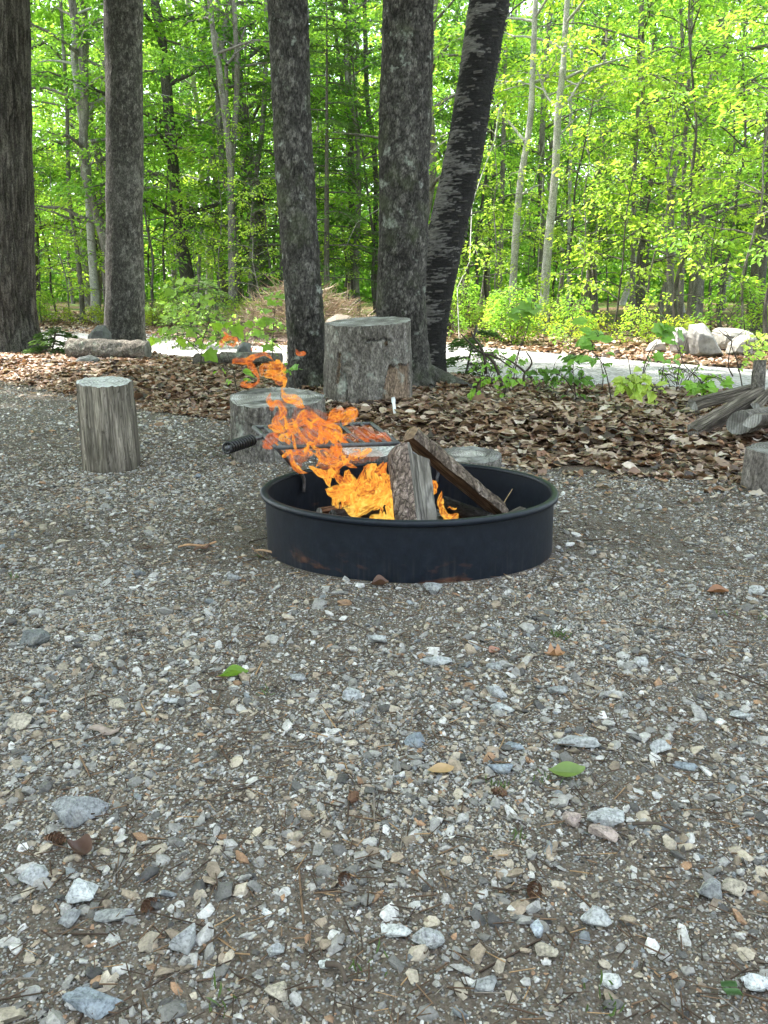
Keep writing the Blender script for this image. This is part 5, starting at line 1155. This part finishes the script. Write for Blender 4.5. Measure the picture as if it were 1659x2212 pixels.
for i, (px, py, w_, lb) in enumerate(((118, 1822, 26, 'small dark cone right of the rounded grey stone'), (762, 1732, 22, 'small red brown cone in the middle of the gravel'), (325, 1962, 24, 'small dark cone beside the whitish cracked stone'), (1080, 1720, 22, 'small cone below the yellow tan leaf'), (745, 1905, 24, 'small red brown cone lying alone in open gravel'), (1155, 1930, 28, 'small reddish cone above the oval pebble'))):
    p = onground(px, py); s_ = w_ * math.hypot(p[0], p[1], H) / F; tag(cone_mesh(p, s_, 800 + i).build('spruce_cone', MAT['sliver'], loc=p, smooth=False), lb, 'cone', 'small cones in the gravel')
# weeds
gm_ = MB(); r = np.random.default_rng(71)
for px, py, n in ((1210, 1378, 26), (575, 1500, 8), (1075, 1705, 12), (1115, 1815, 10), (1640, 1340, 8), (800, 2090, 8), (485, 2170, 10), (1560, 1330, 6), (30, 1250, 8), (560, 1205, 8), (1180, 1690, 8), (1300, 2170, 12)):
    p = onground(px, py); m = n
    c = p + np.column_stack([r.normal(0, .012, (m, 2)), np.full(m, .002)]); ax = np.column_stack([r.normal(0, .6, (m, 2)), np.ones(m)]); L = r.uniform(.008, .021, m)
    leaves(gm_, c, ax, r.normal(0, 1, (m, 3)), L, L * .12, gcols(r, m, (.085, .14, .045)))
for k_ in range(13):
    p = onground(1573 + (k_ - 6) * 2.6, 2152 + abs(k_ - 6) * .2); p[2] += .012
    for s_ in (-1, 1): leaves(gm_, p[None], np.array([[.25, s_ * 1.0, .1]]), np.array([[0, -.5, 1.0]]), np.array([.011]), np.array([.0022]), np.array([[.09, .17, .07]]))
tag(gm_.build('grass', MAT['bigleaf'], smooth=False), kind='stuff')
# white plastic stake
p0, p1 = fp(849, 858, 4.56), fp(855, 886, 4.5); p1[2] = terr1(p1[0], p1[1]) - .01
b_ = MB(); d_ = p1 - p0; sx = np.array([.011, 0, .002]); sy = np.array([0, .003, 0]); V = []
for k_, wd in ((0, .8), (.12, 1.0), (.3, .75), (1, .7)): q_ = p0 + d_ * k_; V += [q_ - sx * wd - sy, q_ + sx * wd - sy, q_ + sx * wd + sy, q_ - sx * wd + sy]
b_.add(V, grid_quads(4, 4, True), [[0, 1, 2, 3], [15, 14, 13, 12]]); tag(b_.build('marker_stake', flat_mat('white_plastic', (.72, .73, .73), .4, .5, .05), loc=p1), 'white plastic stake leaning on the bare wood patch of the tall stump', 'stake')

# ------------------------------------------------------------------ seedlings, saplings and bare stems in front of the road
def sapling(name, label, cat, Y, stems, lvs, seed, col=GREEN, shape='maple', scale=(464.5, 696.7, .26), dy=.16, stem_r=.004, twig=None):
    """stems: px polylines; lvs: (x, y, length) of leaves in the close-up's own coordinates"""
    r = np.random.default_rng(seed); ox, oy, k_ = scale; tp = lambda x_, y_, yy_: aty(ox + x_ * k_, oy + y_ * k_, yy_)
    st = [[tp(x_, y_, Y) for x_, y_ in s_] for s_ in stems]; b = np.array(st[0][0]); b[2] = terr1(b[0], b[1]) - .01; st[0][0] = b
    t = thing(name, label, cat, b); sm, lf = MB(), MB()
    for s_ in st: tube(sm, spline(s_, 12), np.linspace(stem_r, stem_r * .35, 12), 6)
    allp = np.concatenate([spline(s_, 30) for s_ in st]); c, ax, nr, L = [], [], [], []
    lvs = list(lvs) + [(x_ + r.normal(0, .45) * l_, y_ + r.normal(0, .35) * l_, l_ * r.uniform(.5, .85)) for x_, y_, l_ in lvs for _ in range(2)]
    for x_, y_, l_ in lvs:
        yy_ = Y + r.uniform(-dy, dy); p = tp(x_, y_, yy_); q = allp[np.argmin(np.linalg.norm((allp - p) * np.array([1, .3, 1]), axis=1))]
        d_ = p - q; d_[2] *= .4; d_ = d_ / (np.linalg.norm(d_) + 1e-6) + r.normal(0, .2, 3); d_[2] -= .25
        Lm = l_ * k_ * Y / F * (1.0 if shape == 'maple' else 1.25); s0 = p - d_ / np.linalg.norm(d_) * Lm * .45
        tube(sm, spline([q, (q + s0) / 2 + np.array([0, 0, .015]), s0], 5), .0014, 4, cap=False)
        c.append(s0); ax.append(d_); nr.append(np.array([r.normal(0, .35), -1.05 + r.normal(0, .35), .9])); L.append(Lm)
    if c:
        c, ax, nr, L = np.array(c), np.array(ax), np.array(nr), np.array(L); cc = gcols(r, len(c), np.array(col) * 1.45, .25, .4)
        if shape == 'maple': leaves(lf, c, ax, nr, L, L * .95, cc, MAP_V, MAP_F)
        else: leaves(lf, c, ax, nr, L, L * .55, cc)
        lf.build('foliage', MAT['bigleaf'], t, smooth=False)
    sm.build('stem', MAT['twig'], t)
Z7 = (298.6, 563.6, .22); Z8 = (995.4, 663.6, .24); Z5 = (1327.2, 630.4, .21)
sapling('maple_sapling', 'maple sapling with large lobed leaves between the lying log and the low stump', 'sapling', 6.9, [[(600, 960), (640, 760), (700, 560), (580, 400), (430, 240)], [(640, 760), (540, 690), (420, 720), (200, 640)], [(700, 560), (800, 590), (960, 640)], [(600, 900), (480, 780), (300, 740)]],
        [(415, 200, 120), (300, 310, 120), (480, 315, 110), (545, 300, 90), (260, 550, 130), (660, 390, 130), (740, 530, 110), (780, 645, 140), (545, 680, 140), (430, 805, 150), (340, 690, 120), (980, 690, 170), (1080, 625, 100), (715, 930, 170), (150, 785, 130), (900, 610, 90), (600, 550, 110), (640, 450, 90), (520, 560, 90), (640, 840, 110), (480, 645, 110), (820, 560, 90), (380, 500, 80), (230, 690, 100)], 21, (.16, .28, .035), 'maple', Z7)
sapling('maple_sapling', 'slim maple sapling with paired leaves just left of the left scaly trunk', 'sapling', 6.6, [[(1310, 900), (1325, 700), (1335, 540), (1358, 370)]], [(1350, 335, 150), (1290, 345, 110), (1400, 350, 120), (1290, 590, 120), (1380, 420, 100), (1310, 690, 110), (1270, 850, 150), (1390, 850, 120), (1230, 740, 110), (1265, 490, 110), (1210, 640, 90), (1400, 640, 90), (1180, 700, 120)], 22, (.17, .3, .04), 'maple', Z7)
sapling('seedling', 'tiny seedling with a dark stem among dead leaves beside the flame wisps', 'seedling', 5.6, [[(970, 1170), (920, 1030), (860, 880)], [(910, 1000), (860, 1010)]], [(840, 1080, 80), (870, 1180, 70), (1080, 1110, 110)], 23, GREEN, 'oval', Z7)
sapling('seedling', 'small green seedling against the root flare of the left scaly trunk', 'seedling', 5.1, [[(1570, 1250), (1520, 1120), (1460, 960), (1400, 870)]], [(1540, 1050, 100), (1490, 1090, 90), (1440, 1030, 60)], 24, GREEN2, 'maple', Z7)
sapling('seedling', 'pale green seedling sprouting from leaves behind the debarked log', 'seedling', 5.9, [[(245, 1000), (240, 940)]], [(220, 930, 60), (265, 930, 60), (240, 905, 50), (255, 960, 40)], 25, YEL, 'oval', (150, 620, .38))
sapling('seedling', 'broad leafed seedling at the edge of the roots of the widest trunk', 'seedling', 5.0, [[(380, 800), (420, 660), (470, 560), (540, 330), (615, 130)], [(420, 680), (300, 650), (180, 640)], [(420, 660), (500, 650)]], [(150, 650, 70), (200, 640, 90), (250, 660, 90), (200, 690, 80), (290, 630, 70), (350, 660, 80), (400, 640, 80), (480, 680, 110), (530, 660, 80), (440, 610, 80), (390, 720, 70), (350, 760, 80), (440, 850, 110), (90, 810, 110), (180, 800, 80), (380, 790, 70), (430, 580, 70), (490, 580, 70)], 26, (.16, .3, .04), 'oval', Z8, .1)
sapling('seedling', 'tall dark stemmed seedling whose top leaves droop against the pale beeches', 'seedling', 5.9, [[(470, 560), (520, 420), (590, 230), (620, 100), (640, 40)]], [(560, 20, 170), (620, 50, 190), (660, 30, 170), (690, 40, 120), (600, 0, 130), (450, 470, 90), (545, 500, 80)], 27, (.13, .26, .04), 'maple', Z8, .1)
sapling('beech_seedling', 'beech seedling with drooping dark green leaves in front of the road', 'seedling', 5.0, [[(1050, 830), (1020, 700), (1010, 560), (1020, 440)], [(1020, 780), (940, 650), (820, 590), (680, 590)], [(1020, 700), (1080, 640)]],
        [(650, 590, 90), (700, 600, 100), (740, 590, 90), (780, 570, 90), (800, 620, 90), (840, 580, 100), (880, 570, 80), (890, 660, 110), (930, 570, 80), (970, 580, 70), (950, 460, 90), (990, 450, 90), (1040, 470, 100), (1070, 540, 100), (985, 530, 80), (1060, 660, 120), (1100, 670, 120), (1030, 660, 110), (1010, 800, 90), (1140, 830, 90), (1100, 800, 80), (770, 660, 90), (960, 480, 80), (1080, 600, 90), (840, 650, 80), (1130, 660, 80)], 28, (.075, .16, .03), 'oval', Z8, .1)
sapling('seedling', 'two leafed seedling on a long bent stem beside the beech seedling', 'seedling', 4.8, [[(1380, 780), (1320, 640), (1270, 500), (1180, 380), (1240, 240)], [(1270, 750), (1280, 620), (1250, 450)]], [(1120, 310, 170), (1170, 370, 150), (1200, 260, 170), (1280, 260, 150), (1140, 470, 150), (1200, 480, 120), (1310, 520, 80), (1080, 460, 90)], 29, (.14, .28, .05), 'oval', Z8, .08)
sapling('seedling', 'pale seedling with fans of long pointed leaves on the leaf litter', 'seedling', 4.55, [[(450, 1110), (380, 970), (250, 900), (120, 920)], [(380, 970), (300, 860), (440, 520)]], [(60, 920, 150), (130, 900, 170), (180, 880, 160), (240, 890, 170), (300, 880, 150), (340, 920, 140), (380, 940, 130), (100, 970, 140), (190, 960, 130), (250, 1060, 170), (300, 1050, 150), (380, 1070, 170), (150, 1020, 110), (420, 1030, 100), (320, 980, 120), (60, 980, 120)], 30, (.26, .36, .08), 'oval', Z5, .08)
sapling('seedling', 'maple seedling with two wide leaves close to the firewood heap', 'seedling', 4.7, [[(930, 1060), (900, 940), (760, 800), (690, 690), (650, 420)], [(900, 940), (960, 880)]], [(950, 880, 200), (1050, 880, 130), (980, 990, 220), (900, 1000, 150), (1020, 1010, 130), (800, 960, 120), (830, 1010, 100), (760, 980, 90), (1150, 950, 120), (1180, 930, 100)], 31, (.15, .29, .04), 'maple', Z5, .08)
sapling('seedling', 'seedling with a drooping leaf tuft in front of the pale upright boulder', 'seedling', 5.2, [[(255, 850), (330, 690), (430, 520), (500, 420)], [(470, 1060), (500, 800), (520, 720)]], [(470, 400, 170), (540, 420, 200), (500, 370, 150), (590, 380, 130), (540, 500, 130), (460, 670, 130), (540, 720, 110), (360, 690, 90)], 32, (.14, .28, .05), 'maple', Z5, .08)
sapling('bare_shrub', 'leafless dark shrub with forked stems in front of the boulders', 'shrub', 4.9, [[(1370, 940), (1280, 780), (1220, 600), (1210, 510), (1400, 345)], [(1220, 870), (1170, 760), (1190, 600), (1210, 510), (1140, 400)], [(1210, 510), (1075, 390)], [(1280, 820), (1260, 700), (1230, 590)], [(1340, 390), (1330, 250)]], [(1340, 740, 90), (1440, 700, 100), (1500, 640, 120), (1300, 800, 70)], 33, YEL, 'oval', Z5, .06, .0042)
sapling('bare_shrub', 'thin leafless stems rising left of the fan leafed seedling', 'shrub', 5.0, [[(220, 820), (150, 730), (85, 590)], [(640, 1010), (660, 800), (700, 690), (620, 520), (650, 400)], [(690, 690), (760, 450)], [(100, 600), (200, 590)]], [(690, 600, 90), (650, 660, 80)], 34, YEL, 'oval', Z5, .06, .003)
sapling('dead_branch', 'crooked dead branch sticking up from the leaves beside the leaning birch', 'branch', 5.6, [[(395, 600), (310, 520), (210, 420), (130, 370), (0, 240)], [(230, 600), (200, 400), (110, 260), (95, 215)], [(560, 690), (575, 600), (640, 500), (590, 400)], [(210, 420), (300, 440), (480, 560)], [(640, 640), (500, 520), (350, 430)]], [(240, 520, 60), (200, 570, 50)], 35, GREEN, 'oval', Z8, .06, .011)

rr = np.random.default_rng(57)
def bushy(label, Y, x0, x1, y0, y1, n, size, seed, col, sc=Z7, name='leafy_shrub', shape='oval', nst=7):
    g = np.random.default_rng(seed); xb = (x0 + x1) / 2; st = []
    for i in range(nst):
        xt = x0 + (x1 - x0) * (i + .5) / nst; yt = y0 + (y1 - y0) * g.uniform(0, .5); st.append([(xb + (xt - xb) * .25, y1), (xb + (xt - xb) * .6, (y1 + yt) / 2), (xt, yt)])
    lv = [(x0 + (x1 - x0) * g.beta(1.6, 1.6), y0 + (y1 - y0) * g.beta(1.4, 1.5), size * g.uniform(.6, 1.3)) for _ in range(n)]
    sapling(name, label, 'shrub', Y, st, lv, seed, col, shape, sc, .3, .003)
bushy('bright leafy shrub crowding between the smooth dark trunk and the brush pile', 8.6, 60, 720, 330, 860, 60, 62, 91, (.17, .3, .045))
bushy('fuzzy green shrub in front of the brush pile beside the left scaly trunk', 8.8, 640, 1420, 480, 860, 60, 55, 92, (.15, .28, .045))
bushy('low leafy shrub at the road edge behind the dead branch', 6.3, 40, 420, 330, 620, 40, 42, 93, (.14, .28, .04), Z8)
bushy('patch of small seedlings along the near edge of the road', 5.6, 560, 1250, 620, 780, 46, 46, 94, (.15, .3, .045), Z8)
bushy('low green plants at the near road edge behind the fan leafed seedling', 5.5, 420, 900, 760, 960, 34, 48, 95, (.17, .31, .05), Z5)
bushy('small bright shrub beside the boulders at the frame edge', 8.2, 1330, 1640, 420, 760, 50, 60, 96, (.24, .37, .06), Z5)
# dry brush heap beyond the road
bc = aty(655, 700, 12.4); bc[2] = terr1(bc[0], bc[1])
bp = MB(); r = np.random.default_rng(77); n = 15000
u_ = r.normal(0, .5, n).clip(-1.15, 1.15); v_ = r.uniform(-.7, .7, n); hh = .74 * np.exp(-(u_ / .8) ** 2 - (v_ / .6) ** 2) * (1 + .25 * fbm(np.column_stack([u_ * 3, v_ * 3, 0 * u_]), 3)); P = np.column_stack([bc[0] + u_ * 1.15, bc[1] + v_, bc[2] + hh * r.uniform(.5, 1, n)])
d_ = np.column_stack([r.normal(0, 1, n), r.normal(0, .6, n), r.normal(.0, .45, n)]); L = r.uniform(.08, .42, n)
tcl = np.array([(.33, .225, .17), (.46, .35, .27), (.22, .14, .105), (.1, .065, .05), (.19, .24, .07)])[r.choice(5, n, p=[.32, .28, .16, .08, .16])]
leaves(bp, P, d_, r.normal(0, 1, (n, 3)), L, r.uniform(.004, .01, n), tcl * np.array([.95, 1, 1.0]), LEAF6 * np.array([1, 1, .12]))
xx, yy = np.meshgrid(np.linspace(-1.4, 1.4, 40), np.linspace(-.9, .9, 26)); hx = .66 * np.exp(-(xx / .92) ** 2 - (yy / .6) ** 2) + .06 * fbm(np.column_stack([xx.ravel() * 4, yy.ravel() * 4, 0 * xx.ravel()]), 3).reshape(xx.shape) - .05
bp.add(np.column_stack([(xx + bc[0]).ravel(), (yy + bc[1]).ravel(), (hx + bc[2]).ravel()]), grid_quads(26, 40), col=np.array([.12, .08, .058]))
tag(bp.build('brush_pile', MAT['litter'], loc=bc, smooth=False), 'heap of dry reddish brush beyond the road behind the tall stump', 'brush pile')

# ------------------------------------------------------------------ light
EL, AZ = R(60), R(-62)                      # azimuth from +Y towards +X
sd = Vector((math.cos(EL) * math.sin(AZ), math.cos(EL) * math.cos(AZ), math.sin(EL)))
sl = bpy.data.lights.new('sun', 'SUN'); sl.energy = 2.8; sl.angle = R(1.5); sl.color = (1.0, .95, .87)
so = bpy.data.objects.new('sun', sl); COL.objects.link(so); so.rotation_euler = sd.to_track_quat('Z', 'Y').to_euler()
w = bpy.data.worlds.new('World'); scene.world = w; w.use_nodes = True; nt = w.node_tree
sk = nt.nodes.new('ShaderNodeTexSky'); sk.sky_type = 'NISHITA'; sk.sun_disc = False; sk.sun_elevation = EL; sk.sun_rotation = AZ % (2 * PI); sk.dust_density = 2.5; sk.air_density = 1.0
bg = nt.nodes['Background']; mxw = nt.nodes.new('ShaderNodeMix'); mxw.data_type = 'RGBA'; mxw.inputs[0].default_value = .3; nt.links.new(sk.outputs[0], mxw.inputs[6]); mxw.inputs[7].default_value = (6.5, 6.35, 6.1, 1); nt.links.new(mxw.outputs[2], bg.inputs[0]); bg.inputs[1].default_value = .14

scene.view_settings.view_transform = 'Standard'; scene.view_settings.look = 'None'; scene.view_settings.gamma = 1.0
scene.view_settings.exposure = EXPOSURE
cy = scene.cycles
cy.max_bounces = 8; cy.diffuse_bounces = 5; cy.glossy_bounces = 2; cy.transmission_bounces = 5; cy.transparent_max_bounces = 40
cy.caustics_reflective = False; cy.caustics_refractive = False; cy.sample_clamp_indirect = 6.0
cy.use_denoising = True; cy.denoiser = 'OPENIMAGEDENOISE'; cy.denoising_input_passes = 'RGB_ALBEDO_NORMAL'; cy.denoising_prefilter = 'ACCURATE'
scene.render.use_persistent_data = False
